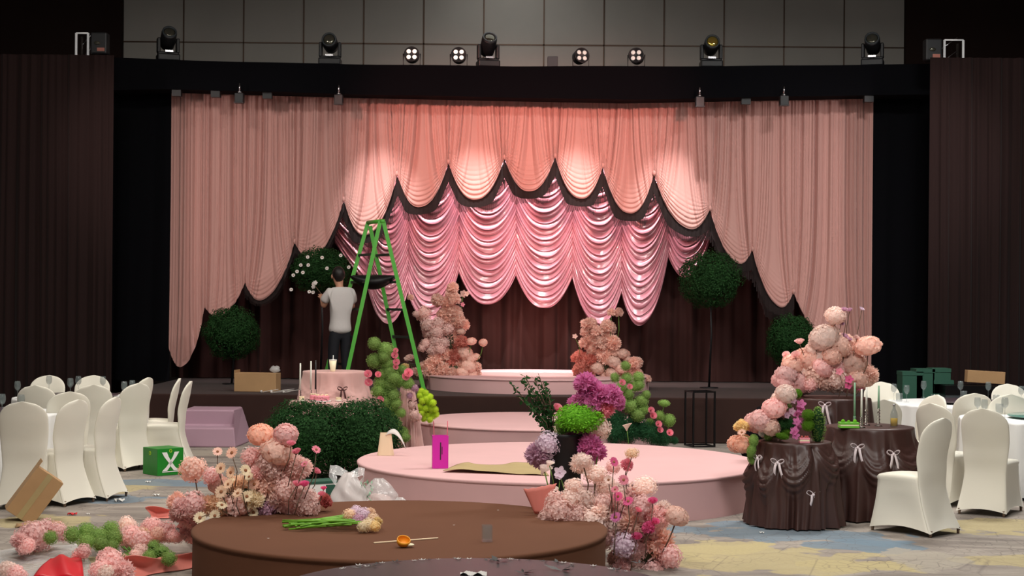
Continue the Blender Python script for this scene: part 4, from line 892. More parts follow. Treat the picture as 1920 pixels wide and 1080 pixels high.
# --- floor bouquets bottom left
items = [(63, 1003, 24, 'h', 'pink'), (87, 992, 18, 'h', 'pink'), (109, 994, 14, 'h', 'pink'), (37, 1014, 13, 'c', 'pink'), (52, 1023, 13, 'h', 'pink'), (95, 1008, 14, 'g', 'leaf_mid'), (236, 983, 14, 'h', 'pale'), (245, 1005, 18, 'h', 'pink'), (262, 1012, 18, 'h', 'pink'), (284, 988, 16, 'h', 'pink'), (311, 994, 16, 'h', 'pink'), (324, 1005, 11, 'h', 'pink'), (295, 1001, 12, 'h', 'peach'),
         (157, 1034, 13, 'h', 'pink'), (208, 1058, 24, 'h', 'pink'), (186, 1069, 16, 'h', 'pink'), (232, 1071, 18, 'c', 'pink'), (262, 1034, 14, 'h', 'dusty'), (254, 1042, 11, 'h', 'dusty'), (205, 1040, 12, 'c', 'pink'), (268, 1000, 10, 'c', 'cream2'), (10, 1068, 14, 'h', 'pale'), (30, 1075, 14, 'h', 'pink'), (200, 1075, 14, 'h', 'pale')]
items += [(x, y, r, 'g', 'leaf_mid') for x, y, r in ((136, 1003, 17), (162, 997, 18), (184, 1005, 17), (208, 993, 17), (214, 1009, 17), (162, 1016, 17), (188, 1020, 16), (210, 1025, 14), (302, 1038, 17), (317, 1047, 15), (289, 1025, 13), (236, 1045, 9), (280, 1045, 14))]
items = [(a, b_, c, d, e, dict(dy=(1040-b_)*.014)) for a, b_, c, d, e in items]
bF = at(190, 1040, 10.9)
fb = arrange('flower_bunch', 'loose pink and green flower bunches lying on the carpet at bottom left', (bF.x, 11.2, 0), items, 10.75, cat='flowers')
b = MB()
for k in range(26):
    p = at(225+k*2.2+fr_.uniform(-12, 12), 1030+fr_.uniform(-8, 8), 11.0)-Vector((bF.x, 11.2, 0)); q = at(262+k*2+fr_.uniform(-12, 12), 1068-k*1.4+fr_.uniform(-6, 6), 10.7)-Vector((bF.x, 11.2, 0)); b.tube([p, (p+q)/2+Vector((0, 0, .01)), q], .005, 5)
obj('stem_bundle', b, M['stem'], fb)
# ------------------------------------------------------------------ shrubs and stage trees
SH = PROTO['l'][0]; SH2 = leafball(31, 15000, 200, .052)
def shrub(label, px, py, rx, rz, Y, trunk=None, me=None, m='leaf_dark', grp=None, zb=0, cat='shrub', name='round_shrub'):
    p = at(px, py, Y); a, c = rx*Y/F, rz*Y/F; t = thing(name, label, cat, (p.x, Y, zb), 0, grp)
    part('foliage', me or SH, t, (0, 0, p.z-zb), (0, 0, fr_.uniform(0, 6)), (a, a*.95, c), m=M[m])
    if trunk: obj('trunk', MB().tube([(0, 0, 0), (.03, 0, (p.z-zb)*.5), (0, 0, p.z-zb)], [.018, .016, .014], 8), M['stem_brown' if trunk == 1 else 'black_plain'], t); obj('base_plate', MB().lathe([(.14, 0), (.14, .012), (.01, .015)], 24), M['black_plain'], t)
    return t
shrub('left half of the dark green bush pair in front of the pink draped tables', 575, 822, 92, 76, 16.5, me=SH2)
shrub('right half of the dark green bush pair, beside the pompom tower', 678, 820, 84, 76, 16.6, me=SH2)
for px, py, rx, rz, lab in ((435, 624, 57, 51, 'dark ball tree lowest on the left of the stage by the curtain edge'), (602, 506, 57, 44, 'dark ball tree dotted with white flowers beside the green ladder'), (1331, 524, 62, 56, 'dark ball tree highest on the right below the swags'), (1484, 638, 52, 50, 'dark ball tree lowest on the right behind the peach flower mound')):
    t = shrub(lab, px, py, rx, rz, 23.55, trunk=2, me=SH, zb=.62, cat='tree', name='ball_tree')
    if px == 602:
        for fx, fy in ((577, 482), (604, 483), (564, 497), (578, 497), (613, 503), (639, 479), (654, 501), (550, 516), (568, 511), (557, 509), (546, 543), (580, 547), (587, 548), (588, 533)):
            q = at(fx, fy, 23.02); part('white_bloom', PROTO['d'][0], t, q-t.location, (1.4, 0, 0), .03, m=M['p_white'])

# ------------------------------------------------------------------ ladder and hanging black cloth
lad = thing('step_ladder', 'tall bright green double ladder standing on the stage left of centre', 'ladder', (pos(722, 22.6), 22.6, .62)); lb = Vector(lad.location)
def rail(p0, y0, p1, y1): # top pixel, bottom pixel extended down to the stage
    a = at(*p0, y0); c = at(*p1, y1); t = (.625-a.z)/(c.z-a.z); return a, a+(c-a)*t
rails = [rail((713, 415), 22.45, (652, 695), 22.35), rail((690, 417), 23.0, (657, 535), 22.95), rail((719, 415), 22.45, (792, 718), 22.35), rail((694, 424), 23.0, (741, 652), 22.95)]
for a, c in rails: obj('rail', MB().bar(a-lb, c-lb, .055, .04), M['green_paint'], lad, smooth=False)
def zpt(r_, z): a, c = r_; return a+(c-a)*((z-a.z)/(c.z-a.z))
for ra_, rb_ in ((rails[0], rails[1]), (rails[2], rails[3])):
    for k in range(6):
        z = .98+.40*k
        if z < ra_[0].z-.12: obj('rung', MB().bar(zpt(ra_, z)-lb, zpt(rb_, z)-lb, .035, .035, Vector((0, 0, 1))), M['dark_rung'], lad, smooth=False)
obj('hinge_bar', MB().tube([rails[0][0]-lb, rails[1][0]-lb], .03, 8), M['green_paint'], lad)
obj('hinge_bar', MB().tube([rails[0][0]-lb, rails[2][0]-lb+Vector((.02, 0, 0))], .035, 8), M['green_paint'], lad)
b = MB(); P = np.zeros((9, 26, 3)); A_, B_ = at(655, 517, 22.6), at(744, 519, 22.6)
for j in range(9):
    for i in range(26):
        u = i/25; s = 2*u-1; x = A_.x+(B_.x-A_.x)*u; sag = .20*(1-s*s)*(j/8)+.02*(1-s*s); P[j, i] = (x, 22.6-.12*math.sin(PI*j/8)*(1-s*s)+.05*(j/8), A_.z-sag+.03*math.sin(u*3))
b.grid(P); o = obj('cloth_sling', b, M['black_plain']); o.modifiers.new('solid', 'SOLIDIFY').thickness = .01; tag(o, 'black cloth sling hanging between the rails of the green ladder', 'cloth')

# ------------------------------------------------------------------ person
def skin_mesh(nodes, edges, name, m, parent, sub=2, loc=(0, 0, 0)):
    me = bpy.data.meshes.new(name); names = list(nodes); idx = {k: i for i, k in enumerate(names)}
    me.from_pydata([nodes[k][0] for k in names], [(idx[a], idx[b_]) for a, b_ in edges], [])
    me.materials.append(m); o = bpy.data.objects.new(name, me); col.objects.link(o)
    me.skin_vertices.new() if hasattr(me.skin_vertices, 'new') and not me.skin_vertices else None
    o.modifiers.new('skin', 'SKIN').use_smooth_shade = True
    sv = me.skin_vertices[0].data if me.skin_vertices else None
    if sv:
        for k in names:
            r_ = nodes[k][1]; sv[idx[k]].radius = r_ if isinstance(r_, tuple) else (r_, r_); sv[idx[k]].use_root = (idx[k] == 0)
    s = o.modifiers.new('sub', 'SUBSURF'); s.levels = sub; s.render_levels = sub
    dg = bpy.context.evaluated_depsgraph_get(); ev = o.evaluated_get(dg); nm = bpy.data.meshes.new_from_object(ev); nm.name = name
    bpy.data.objects.remove(o); 
    o = part(name, nm, parent, loc); 
    for p_ in nm.polygons: p_.use_smooth = True
    return o
PXp = at(637, 700, 22.4).x
man = thing('person', 'person in grey white t-shirt and dark trousers, back turned, reaching toward the flowered ball tree', 'person', (PXp, 22.4, .622), R(25))
N_ = {'pel': ((0, 0, .92), (.115, .085)), 'wai': ((.0, 0, 1.08), (.115, .085)), 'che': ((.01, -.01, 1.30), (.15, .10)), 'nb': ((.0, 0, 1.44), (.075, .07)), 'nk': ((-.01, .01, 1.50), (.05, .05)), 'hd0': ((-.02, .03, 1.57), (.07, .08)), 'hd1': ((-.03, .03, 1.66), (.078, .092)), 'hd2': ((-.03, .02, 1.73), (.05, .06))}
E_ = [('pel', 'wai'), ('wai', 'che'), ('che', 'nb'), ('nb', 'nk'), ('nk', 'hd0'), ('hd0', 'hd1'), ('hd1', 'hd2')]
for s_, hip, kn, an, toe in ((-1, (-.09, 0, .86), (-.10, .02, .48), (-.10, 0, .09), (-.12, .14, .03)), (1, (.09, 0, .86), (.10, .02, .48), (.11, -.02, .09), (.12, .12, .03))):
    t = 'L' if s_ < 0 else 'R'
    N_.update({t+'h': (hip, .07), t+'k': (kn, .05), t+'a': (an, .04), t+'t': (toe, (.04, .03))}); E_ += [('pel', t+'h'), (t+'h', t+'k'), (t+'k', t+'a'), (t+'a', t+'t')]
arms = {'L': ((-.165, .0, 1.41), (-.22, .10, 1.19), (-.20, .24, 1.30), (-.19, .30, 1.34)), 'R': ((.17, 0, 1.41), (.22, .10, 1.17), (.08, .28, 1.28), (.02, .33, 1.32))}
for t, (sh_, el, wr_, pl) in arms.items():
    N_.update({t+'s': (sh_, .062), t+'e': (el, .042), t+'w': (wr_, .028), t+'p': (pl, (.038, .022))}); E_ += [('che', t+'s'), (t+'s', t+'e'), (t+'e', t+'w'), (t+'w', t+'p')]
    d = (Vector(pl)-Vector(wr_)).normalized(); sd = d.cross(Vector((0, 0, 1))).normalized()
    for fi in range(4):
        b0 = Vector(pl)+sd*(fi-1.5)*.02+d*.035; b1 = b0+d*(.03+.006*(fi in (1, 2))); b2 = b1+d*.012+Vector((0, 0, -.024))
        N_.update({f'{t}f{fi}a': (tuple(b0), .009), f'{t}f{fi}b': (tuple(b1), .0085), f'{t}f{fi}c': (tuple(b2), .007)}); E_ += [(t+'p', f'{t}f{fi}a'), (f'{t}f{fi}a', f'{t}f{fi}b'), (f'{t}f{fi}b', f'{t}f{fi}c')]
    b0 = Vector(wr_).lerp(Vector(pl), .7)-sd*.035; b1 = b0+d*.03-sd*.012
    N_.update({t+'tha': (tuple(b0), .011), t+'thb': (tuple(b1), .009)}); E_ += [(t+'p', t+'tha'), (t+'tha', t+'thb')]
skin_mesh(N_, E_, 'body', M['skin'], man)
Ns = {'z': ((0, 0, .78), (.20, .16)), 'a': ((0, 0, .92), (.175, .135)), 'b': ((0, 0, 1.05), (.15, .115)), 'c': ((.01, -.01, 1.28), (.172, .12)), 'd': ((.0, 0, 1.42), (.10, .085)), 'ls': ((-.17, 0, 1.40), (.08, .08)), 'le': ((-.235, .075, 1.25), (.075, .075)), 'rs': ((.17, 0, 1.40), (.08, .08)), 're': ((.215, .07, 1.24), (.075, .075))}
skin_mesh(Ns, [('z', 'a'), ('a', 'b'), ('b', 'c'), ('c', 'd'), ('c', 'ls'), ('ls', 'le'), ('c', 'rs'), ('rs', 're')], 't_shirt', M['tshirt'], man)
Nt = {'w': ((0, 0, 1.02), (.12, .095)), 'p': ((0, 0, .90), (.13, .10)), 'lh': ((-.085, 0, .78), .095), 'lk': ((-.10, .02, .46), .08), 'la': ((-.10, 0, .08), .065), 'rh': ((.085, 0, .78), .095), 'rk': ((.10, .02, .46), .08), 'ra': ((.11, -.02, .08), .065)}
skin_mesh(Nt, [('w', 'p'), ('p', 'lh'), ('lh', 'lk'), ('lk', 'la'), ('p', 'rh'), ('rh', 'rk'), ('rk', 'ra')], 'trousers', M['trousers'], man)
obj('hair', MB().sphere((-.03, .0, 1.665), (.092, .105, .115), 18, 12, fn=lambda d: (1 if d.z > -.35 or d.y < 0 else .85)*(1+.02*math.sin(d.x*20))), M['hair'], man)
for sx in (-1, 1):
    obj('shoe', MB().sphere((sx*.115, .07, .045), (.05, .135, .045), 12, 8), M['black_plain'], man)
    obj('ear', MB().sphere((-.03+sx*.088, .03, 1.63), (.014, .022, .032), 8, 6), M['skin'], man)
obj('face_features', MB().sphere((-.045, .118, 1.62), (.016, .022, .026), 8, 6).sphere((-.072, .105, 1.655), (.013, .008, .008), 8, 5).sphere((-.015, .108, 1.655), (.013, .008, .008), 8, 5).sphere((-.045, .108, 1.575), (.026, .008, .008), 8, 5), M['skin'], man)
fw = thing('blossom_twig', 'white blossom on a thin stem held up by the person on the stage', 'flower', at(606, 556, 22.7)); q = Vector(fw.location)
obj('stem', MB().tube([at(606, 556, 22.75)-q, at(590, 535, 22.7)-q], .006, 6), M['stem_brown'], fw)
for fx, fy in ((587, 533), (591, 530), (588, 538)): part('petal_head', PROTO['o'][0], fw, at(fx, fy, 22.68)-q, (1.4, 0, fx), .035, m=M['p_white'])

# ------------------------------------------------------------------ left pink dessert tables
tp = M['pink_linen']
T1_, T2_, T3_ = (pos(628, 18.5), 18.5, 1.06, .385), (pos(612, 17.55), 17.6, .76, .42), (pos(764, 17.9), 17.95, .92, .08)
draped_table(*T1_, 'taller pink draped round table holding the drink cup', tp, [(288, .86)], M['ribbon_brown'], 6, .3, [(190, .95), (288, .86), (345, .9)])
draped_table(*T2_, 'lower pink draped round table with cakes behind the dark bushes', tp, [(270, .64)], M['ribbon_brown'], 7)
draped_table(*T3_, 'slim pink draped pedestal beside the lime green clump', tp, [(300, .72)], M['ribbon_brown'], 8)
draped_table(pos(700, 18.6), 18.75, .80, .17, 'small pink draped pedestal between taller pink table and pompom tower', tp, [(275, .6)], M['ribbon_brown'], 9)
c = thing('drink_cup', 'pale yellow takeaway cup with white straw on the taller pink table', 'cup', (pos(624, 18.3), 18.3, 1.061))
obj('cup_body', MB().lathe([(.028, 0), (.03, .005), (.045, .13), (.042, .13), (.028, .01)], 20), M['cream'], c); obj('lid', MB().lathe([(.046, .128), (.047, .138), (.01, .142)], 20), M['white_plain'], c); obj('straw', MB().tube([(0, 0, .02), (.004, 0, .19)], .005, 8), M['white_plain'], c)
def taper(px, Y, zb, h, label, m=M['candle_white'], base_h=.12, glass=True, grp=None):
    t = thing('candlestick', label, 'candlestick', (pos(px, Y), Y, zb), 0, grp)
    prof = [(.035, 0), (.036, .004), (.01, .012)]; k = 5
    for i in range(k): prof += [(.008, .012+(base_h-.02)*(i+.2)/k), (.016, .012+(base_h-.02)*(i+.6)/k)]
    prof += [(.008, base_h-.008), (.014, base_h), (.005, base_h)]
    obj('holder', MB().lathe(prof, 16), M['glass'] if glass else M['candle_green'], t); obj('candle', MB().tube([(0, 0, base_h-.005), (0, 0, h)], [.011, .008], 10), m, t); return t
taper(563, 17.6, .762, .42, 'slim white taper candle at the left of the lower pink table')
taper(583, 17.7, .762, .44, 'glass candlestick behind the pink cake on the lower pink table')
taper(592, 17.75, .762, .45, 'second glass candlestick right behind the pink cake', M['fixture'])
def cake(px, Y, zb, r, h, m, label, name='cake'):
    t = thing(name, label, 'cake', (pos(px, Y), Y, zb)); obj('cake_body', MB().lathe([(r, 0), (r, h*.42), (r*.96, h*.46), (r, h*.5), (r, h*.94), (r*.93, h), (.005, h)], 28), m, t)
    b = MB()
    for k in range(8): b.sphere((r*.72*math.cos(k*.785), r*.72*math.sin(k*.785), h+.006), .011, 8, 5)
    obj('topping', b, M['p_cream'], t); obj('board', MB().lathe([(r*1.2, 0), (r*1.2, -.008), (.01, -.008)], 28), M['white_plain'], t); return t
cake(604, 17.4, .772, .085, .055, M['cake_pink'], 'round pink cake at the middle of the lower pink table')
cake(588, 17.45, .772, .04, .06, M['cake_pink'], 'small pink cake left of the round pink cake')
cake(635, 17.45, .772, .03, .02, M['cream'], 'small cream tart at the right of the lower pink table', 'tart')
cake(566, 17.4, .772, .03, .03, M['cream'], 'small cream tart beside the slim white taper', 'tart')

# right tables' things
taper(1603, 13.75, .812, .39, 'green taper candle leftmost on the middle brown table', M['candle_green'], .09, False, None)
taper(1625, 13.9, .812, .34, 'pale taper candle in glass in the middle of the three candles', M['candle_white'], .15)
taper(1648, 13.8, .812, .36, 'tall green taper candle in clear glass holder right of the pale one', M['candle_green'], .16)
taper(1616, 13.6, .812, .34, 'pale taper candle with sloping top between the green ones', M['candle_white'], .10)
t = thing('bottle', 'small clear bottle half full of amber drink at right of the middle brown table', 'bottle', (pos(1677, 13.75), 13.75, .812))
obj('bottle_glass', MB().lathe([(.03, 0), (.034, .004), (.034, .10), (.028, .13), (.014, .16), (.012, .19), (.010, .19), (.012, .16), (.026, .13), (.031, .1), (.031, .01)], 24), M['thin_glass'], t); obj('drink', MB().lathe([(.0295, .006), (.0302, .075), (.005, .075)], 24), M['amber'], t); obj('cap', MB().lathe([(.013, .185), (.013, .2), (.003, .2)], 16), M['silver'], t)
t = thing('cake', 'green layered cake square on the middle brown table', 'cake', (pos(1592, 13.6), 13.6, .812)); bx_ = .06
b = MB(); b.box((-.085, -.05, 0), (.085, .05, .018)); b.box((-.085, -.05, .03), (.085, .05, .048)); obj('green_layer', b, M['cake_green'], t, smooth=False); b = MB(); b.box((-.08, -.046, .018), (.08, .046, .03)); obj('cream_filling', b, M['cream'], t, smooth=False)
b = MB(); b.sphere((-.05, 0, .055), .018, 8, 6).sphere((.0, 0, .052), .014, 8, 6).sphere((.055, 0, .055), .018, 8, 6); obj('topping', b, M['leaf_bright'], t)
t = thing('cake', 'striped pink cake slice in front of the leafy cone on the lowest brown table', 'cake', (pos(1509, 13.08), 13.08, TA[2]+.002))
b = MB(); b.box((-.042, -.03, 0), (.042, .03, .014)); b.box((-.042, -.03, .028), (.042, .03, .042)); obj('pink_layer', b, M['cake_pink'], t, smooth=False); b = MB(); b.box((-.04, -.028, .014), (.04, .028, .028)); obj('cream_filling', b, M['cream'], t, smooth=False)
b = MB(); b.sphere((-.02, 0, .05), .01, 8, 6).sphere((.01, 0, .05), .01, 8, 6).sphere((.03, .01, .05), .009, 8, 6); obj('topping', b, M['p_darkred'], t)

# ------------------------------------------------------------------ things on and around the platforms
def box_thing(name, label, cat, c, dims, m, rz=0, rx=0, ry=0, open_top=False, bev=.004):
    t = thing(name, label, cat, c, rz); t.rotation_euler = (rx, ry, rz); x, y, z = dims[0]/2, dims[1]/2, dims[2]; b = MB(); w_ = .008
    if open_top:
        b.box((-x, -y, 0), (x, y, w_)); obj('box_bottom', b, m, t, smooth=False)
        for nm, lo, hi in (('front', (-x, -y, w_), (x, -y+w_, z)), ('back', (-x, y-w_, w_), (x, y, z)), ('left', (-x, -y+w_, w_), (-x+w_, y-w_, z)), ('right', (x-w_, -y+w_, w_), (x, y-w_, z))):
            obj('box_wall', MB().box(lo, hi), m, t, smooth=False)
    else: bevel(obj('box_body', b.box((-x, -y, 0), (x, y, z)), m, t, smooth=False), bev)
    return t
p = on(822, 880, .36); t = box_thing('gift_bag', 'magenta paper gift bag standing on the large pink platform', 'bag', (p.x+.01, p.y+.1, .362), (.145, .10, .30), M['magenta'], .12, open_top=True)
for sx in (-.055, .055): pass
obj('handle', MB().tube([(-.06, -.045, .29), (-.066, -.045, .43), (-.060, -.045, .435)], .005, 6), M['p_rose'], t); obj('handle', MB().tube([(.06, -.045, .29), (.064, -.045, .43), (.06, -.045, .435)], .005, 6), M['p_rose'], t)
b = MB(); b.bar((0, -.0525, .08), (0, -.0525, .24), .010, .003); b.bar((.014, -.0525, .13), (.014, -.0525, .20), .006, .003); obj('printed_mark', b, M['lens'], t, smooth=False)
b = MB(); P = np.zeros((9, 28, 3)); n = 28
for j in range(9):
    v = j/8; a_ = .083-.028*v; b_ = .06-.045*v
    for i in range(n):
        q = 2*PI*i/n; P[j, i] = (a_*math.copysign(abs(math.cos(q))**.6, math.cos(q)), b_*math.copysign(abs(math.sin(q))**.6, math.sin(q)), .225*v)
b.grid(P, closed=True); p = on(722, 855, .36); t = thing('paper_bag', 'beige folded paper bag with a white leaf hanging out, left on the pink platform', 'bag', (p.x, p.y+.07, .362)); obj('bag_body', b, M['cream_paper'], t)
b = MB(); P = np.zeros((12, 3, 3))
for i in range(12):
    u = i/11; cen = Vector((.0+.20*u, -.02, .20+.07*math.sin(u*2.6)-.17*u*u)); wd = .026*math.sin(PI*(.1+.85*u))
    for k in range(3): P[i, k] = cen+Vector((0, (k-1)*wd, (k-1)*wd*.9+.004*abs(k-1)))
b.grid(P); o = obj('white_leaf', b, M['p_white'], t); o.modifiers.new('s', 'SOLIDIFY').thickness = .002
b = MB(); P = np.zeros((14, 26, 3)); c1, c2, c3, c4 = on(830, 886, .36), on(1030, 893, .36), on(1010, 872, .36), on(878, 872, .36)
for j in range(14):
    for i in range(26):
        u, v = i/25, j/13; q = (c1*(1-u)+c2*u)*(1-v)+(c4*(1-u)+c3*u)*v; P[j, i] = (q.x, q.y, .364+.012*(1+math.sin(u*5+v*3))+.012*max(0, math.sin(u*9+v*2))**2)
b.grid(P); o = obj('wrapping_paper', b, M['kraft']); tag(o, 'crumpled khaki wrapping paper lying on the large pink platform', 'paper'); o.modifiers.new('s', 'SOLIDIFY').thickness = .002
# flower bunch on the brown platform
p = on(640, 985, .36); t = thing('flower_bunch', 'bunch of long green stemmed cream and lilac flowers lying on the brown platform', 'flowers', (p.x, p.y, .362)); tb0 = Vector(t.location)
for k in range(22):
    s0 = on(528+fr_.uniform(0, 45), 988+fr_.uniform(-7, 7), .37); s1 = on(655+fr_.uniform(-5, 30), 972+fr_.uniform(-12, 13), .385+fr_.uniform(0, .05)); h_ = fr_.uniform(0, .035); s0.z += h_
    obj('stem', MB().tube([s0-tb0, (s0+s1)/2-tb0+Vector((0, 0, .004)), s1-tb0], fr_.uniform(.005, .008), 6), M['bright_stem'], t)
for x, y, r_, k, m in ((655, 966, 13, 'h', 'cream2'), (668, 960, 13, 'h', 'lilac'), (682, 965, 14, 'h', 'lilac'), (672, 975, 12, 'h', 'mauve'), (690, 985, 14, 'h', 'cream'), (700, 974, 13, 'h', 'cream2'), (703, 987, 11, 'h', 'butter'), (680, 988, 11, 'h', 'cream'), (694, 962, 10, 'c', 'cream2'), (708, 978, 9, 'c', 'butter')):
    bloom(t, tb0, x, y, r_, k, m, 10.2+(985-y)*.012)
a, c_ = on(701, 1018, .366), on(821, 1009, .366); o = obj('wooden_stick', MB().tube([a, c_], .0055, 8), M['cream_paper']); tag(o, 'thin pale wooden stick lying on the brown platform', 'stick')
p = on(755, 1026, .36); t = thing('orange_peel', 'open orange half with pale peel flap on the brown platform', 'fruit', (p.x, p.y, .362))
b = MB(); P = np.zeros((7, 18, 3))
for j in range(7):
    for i in range(18):
        th = PI*(.12+.50*(1-j/6)); a_ = 2*PI*i/18; P[j, i] = (.042*math.sin(PI-th)*math.cos(a_), .042*math.sin(PI-th)*math.sin(a_), .038-.04*math.cos(th-.0)*-1*(-1) if False else .038-.038*math.cos(j/6*1.9))
    for i in range(18): P[j, i, :2] = [(.006+.038*math.sin(j/6*1.9))*math.cos(2*PI*i/18), (.006+.038*math.sin(j/6*1.9))*math.sin(2*PI*i/18)]
b.grid(P, closed=True); o = obj('orange_shell', b, M['orange'], t, rot=(.5, .2, 0), loc=(0, 0, .008)); o.modifiers.new('s', 'SOLIDIFY').thickness = .004
obj('peel_flap', MB().sphere((.045, -.02, .016), (.03, .022, .010), 12, 6), M['cream'], t)
p = on(913, 1017, .36); t = thing('glass_cube', 'small clear square glass vase standing on the brown platform', 'vase', (p.x, p.y+.03, .362), .15)
for lo, hi in (((-.032, -.032, 0), (.032, .032, .012)), ((-.032, -.032, .012), (-.027, .032, .105)), ((.027, -.032, .012), (.032, .032, .105)), ((-.027, -.032, .012), (.027, -.027, .105)), ((-.027, .027, .012), (.027, .032, .105))): obj('glass_wall', MB().box(lo, hi), M['thin_glass'], t, smooth=False)
for px, py in ((503, 1010), (934, 957), (851, 985)):
    o = part('petal', petal_me, None, on(px, py, .362), (0, 0, px), .5); tag(o, {503: 'tiny white petal near the left edge of the brown platform', 934: 'tiny white petal at the back of the brown platform left of the vase', 851: 'tiny white petal in the middle of the brown platform'}[px], 'petal')

# bags behind the brown platform
def sack(px, Y, rx, h, label, m, seed, cont):
    c = Vector((pos(px, Y), Y, 0)); t = thing('plastic_bag', label, 'bag', c); r6 = np.random.RandomState(seed); k = r6.uniform(4, 9, 6)
    def fn(d): return 1+.05*math.sin(k[0]*d.x+k[1]*d.z)+.045*math.sin(k[2]*d.y*1.4-k[3]*d.x)+.03*math.sin(k[4]*2*d.z+k[5]*d.x)
    b = MB(); n, mm = 40, 26; P = np.zeros((mm, n, 3))
    for j in range(mm):
        v = j/(mm-1); rr = math.sin(PI*(.04+.92*v)**.85)**.62*(1-.28*v)
        for i in range(n):
            a = 2*PI*i/n; d = Vector((math.cos(a), math.sin(a), 2*v-1)); q = fn(d)*(1+.04*math.sin(a*9+v*5)*v); P[j, i] = (rx*rr*q*math.cos(a), rx*.8*rr*q*math.sin(a), .004+h*v)
    b.grid(P, closed=True); obj('bag_film', b, m, t)
    obj('contents', MB().sphere((0, 0, h*.34), (rx*.62, rx*.5, h*.3), 18, 12, fn=fn), cont, t); return t
s_ = sack(656, 13.25, .185, .42, 'milky white tied plastic bag full of petals behind the brown platform', M['plastic_milky'], 1, M['p_dusty'])
b = MB()
for sg in (-1, 1):
    P = np.zeros((14, 5, 3))
    for i in range(14):
        u = i/13; cen = Vector((sg*(.02+.17*math.sin(PI*u*.8))*(.9 if sg < 0 else .7), -.02*sg, .40+.075*math.sin(PI*u)-(.06*u if sg < 0 else .10*u)))
        for q in range(5): P[i, q] = cen+Vector((0, (q-2)*.02, (q-2)*.016+.006*math.sin(i*1.3+q)))
    b.grid(P)
obj('handle', b, M['plastic_film'], s_)
s2 = sack(712, 13.35, .20, .36, 'clear crinkled plastic bag of green and pink clippings right of the milky bag', M['plastic_film'], 2, M['p_dusty'])
b = MB(); r7 = random.Random(4)
for k in range(90):
    c = Vector((r7.uniform(-.16, -.05), r7.uniform(-.17, -.05), r7.uniform(.02, .33))); d = Vector((r7.gauss(0, 1), r7.gauss(0, 1), r7.gauss(0, 1))).normalized(); e = d.cross(Vector((0, 0, 1))).normalized(); b.add([c, c+d*.02+e*.008, c+d*.045, c+d*.02-e*.008], [(0, 1, 2, 3)])
obj('green_clippings', b, M['candle_green'], s2, smooth=False)
sack(752, 13.2, .115, .215, 'small clear plastic bag lowest and rightmost of the three bags', M['plastic_film'], 3, M['p_pink'])
p = Vector((pos(600, 13.7), 13.7, 0)); t = box_thing('carton', 'white and dark green carton standing behind the left flower arrangement', 'box', p, (.26, .22, .30), M['white_plain'], .5)
obj('green_panel', MB().box((.02, -.113, .02), (.125, -.1095, .27)), M['dkgreen_box'], t, smooth=False); obj('green_rim', MB().box((-.134, -.114, .28), (.134, .114, .302)), M['dkgreen_box'], t, smooth=False)

# green carton with white mark
p = on(297, 893, 0); t = box_thing('carton', 'bright green printed carton with white mark on the carpet by the left chairs', 'box', (p.x, p.y+.22, .001), (.315, .315, .29), M['green_box'], R(42), open_top=False, bev=.003)
b = MB()
def bandpts(pts, w0):
    P = np.zeros((len(pts), 2, 3))
    for i, (x, z) in enumerate(pts):
        P[i, 0] = (0, x-w0[i], z); P[i, 1] = (0, x+w0[i], z)
    return P
def mark(b, X0, side):
    for pts, ws in (([(-.075, .25), (-.05, .20), (-.005, .14), (.03, .09), (.07, .05)], [.03, .026, .02, .024, .03]), ([(.075, .25), (.05, .20), (.005, .14), (-.03, .09), (-.07, .05)], [.028, .022, .018, .022, .03])):
        P = bandpts(pts, ws); P[:, :, 0] = X0; 
        if side: P = np.stack([P[..., 1], P[..., 0], P[..., 2]], -1)
        b.grid(P)
    b.add([(0, 0, 0)], [])
    return b
mk = MB(); P_all = mark(mk, -.16, True); P = np.array([(-.10, -.16, .045), (.10, -.16, .045), (.10, -.16, .035), (-.10, -.16, .035)]); mk.add(P, [(0, 1, 2, 3)])
o = obj('printed_mark', mk, M['white_plain'], t, smooth=False, label='white crossed ribbon shaped print'); o.modifiers.new('s', 'SOLIDIFY').thickness = .001
b = MB(); b.lathe([(.022, -.001), (.022, .001), (.014, .001), (.014, -.001)], 20, cap=False); o = obj('printed_ring', b, M['leaf_lime'], t, loc=(-.1595, 0, .235), rot=(0, PI/2, 0)); 
o = obj('printed_ring', MB().lathe([(.018, -.001), (.018, .001), (.011, .001), (.011, -.001)], 20, cap=False), M['leaf_lime'], t, loc=(0, -.1602, .262), rot=(PI/2, 0, 0))
# cardboard box tipped over at the far left
t = thing('cardboard_box', 'tall brown cardboard box leaning at the left edge of the view', 'box', on(40, 978, 0)+Vector((-.06, .1, .03)), .35); t.rotation_euler = (0, R(36), .35)
b = MB(); b.box((-.13, -.12, 0), (.13, .12, .44)); bevel(obj('box_body', b, M['cardboard'], t, smooth=False), .004)
obj('box_flap', MB().box((-.13, -.125, .44), (-.125, .12, .50)), M['cardboard'], t, smooth=False); obj('tape_strip', MB().box((-.025, -.1225, .0), (.025, -.1205, .44)), M['kraft'], t, smooth=False)
b = MB(); P = np.zeros((6, 8, 3))
for j in range(6):
    for i in range(8): P[j, i] = (i/7*.36, j/5*.2, .004+.02*math.sin(i*.9+j*.6)**2+.012*(i/7))
b.grid(P); o = obj('box_lid', b, M['cardboard'], loc=on(28, 990, 0), rot=(0, 0, .2)); tag(o, 'flat torn cardboard flap on the carpet beside the leaning box', 'cardboard'); o.modifiers.new('s', 'SOLIDIFY').thickness = .004

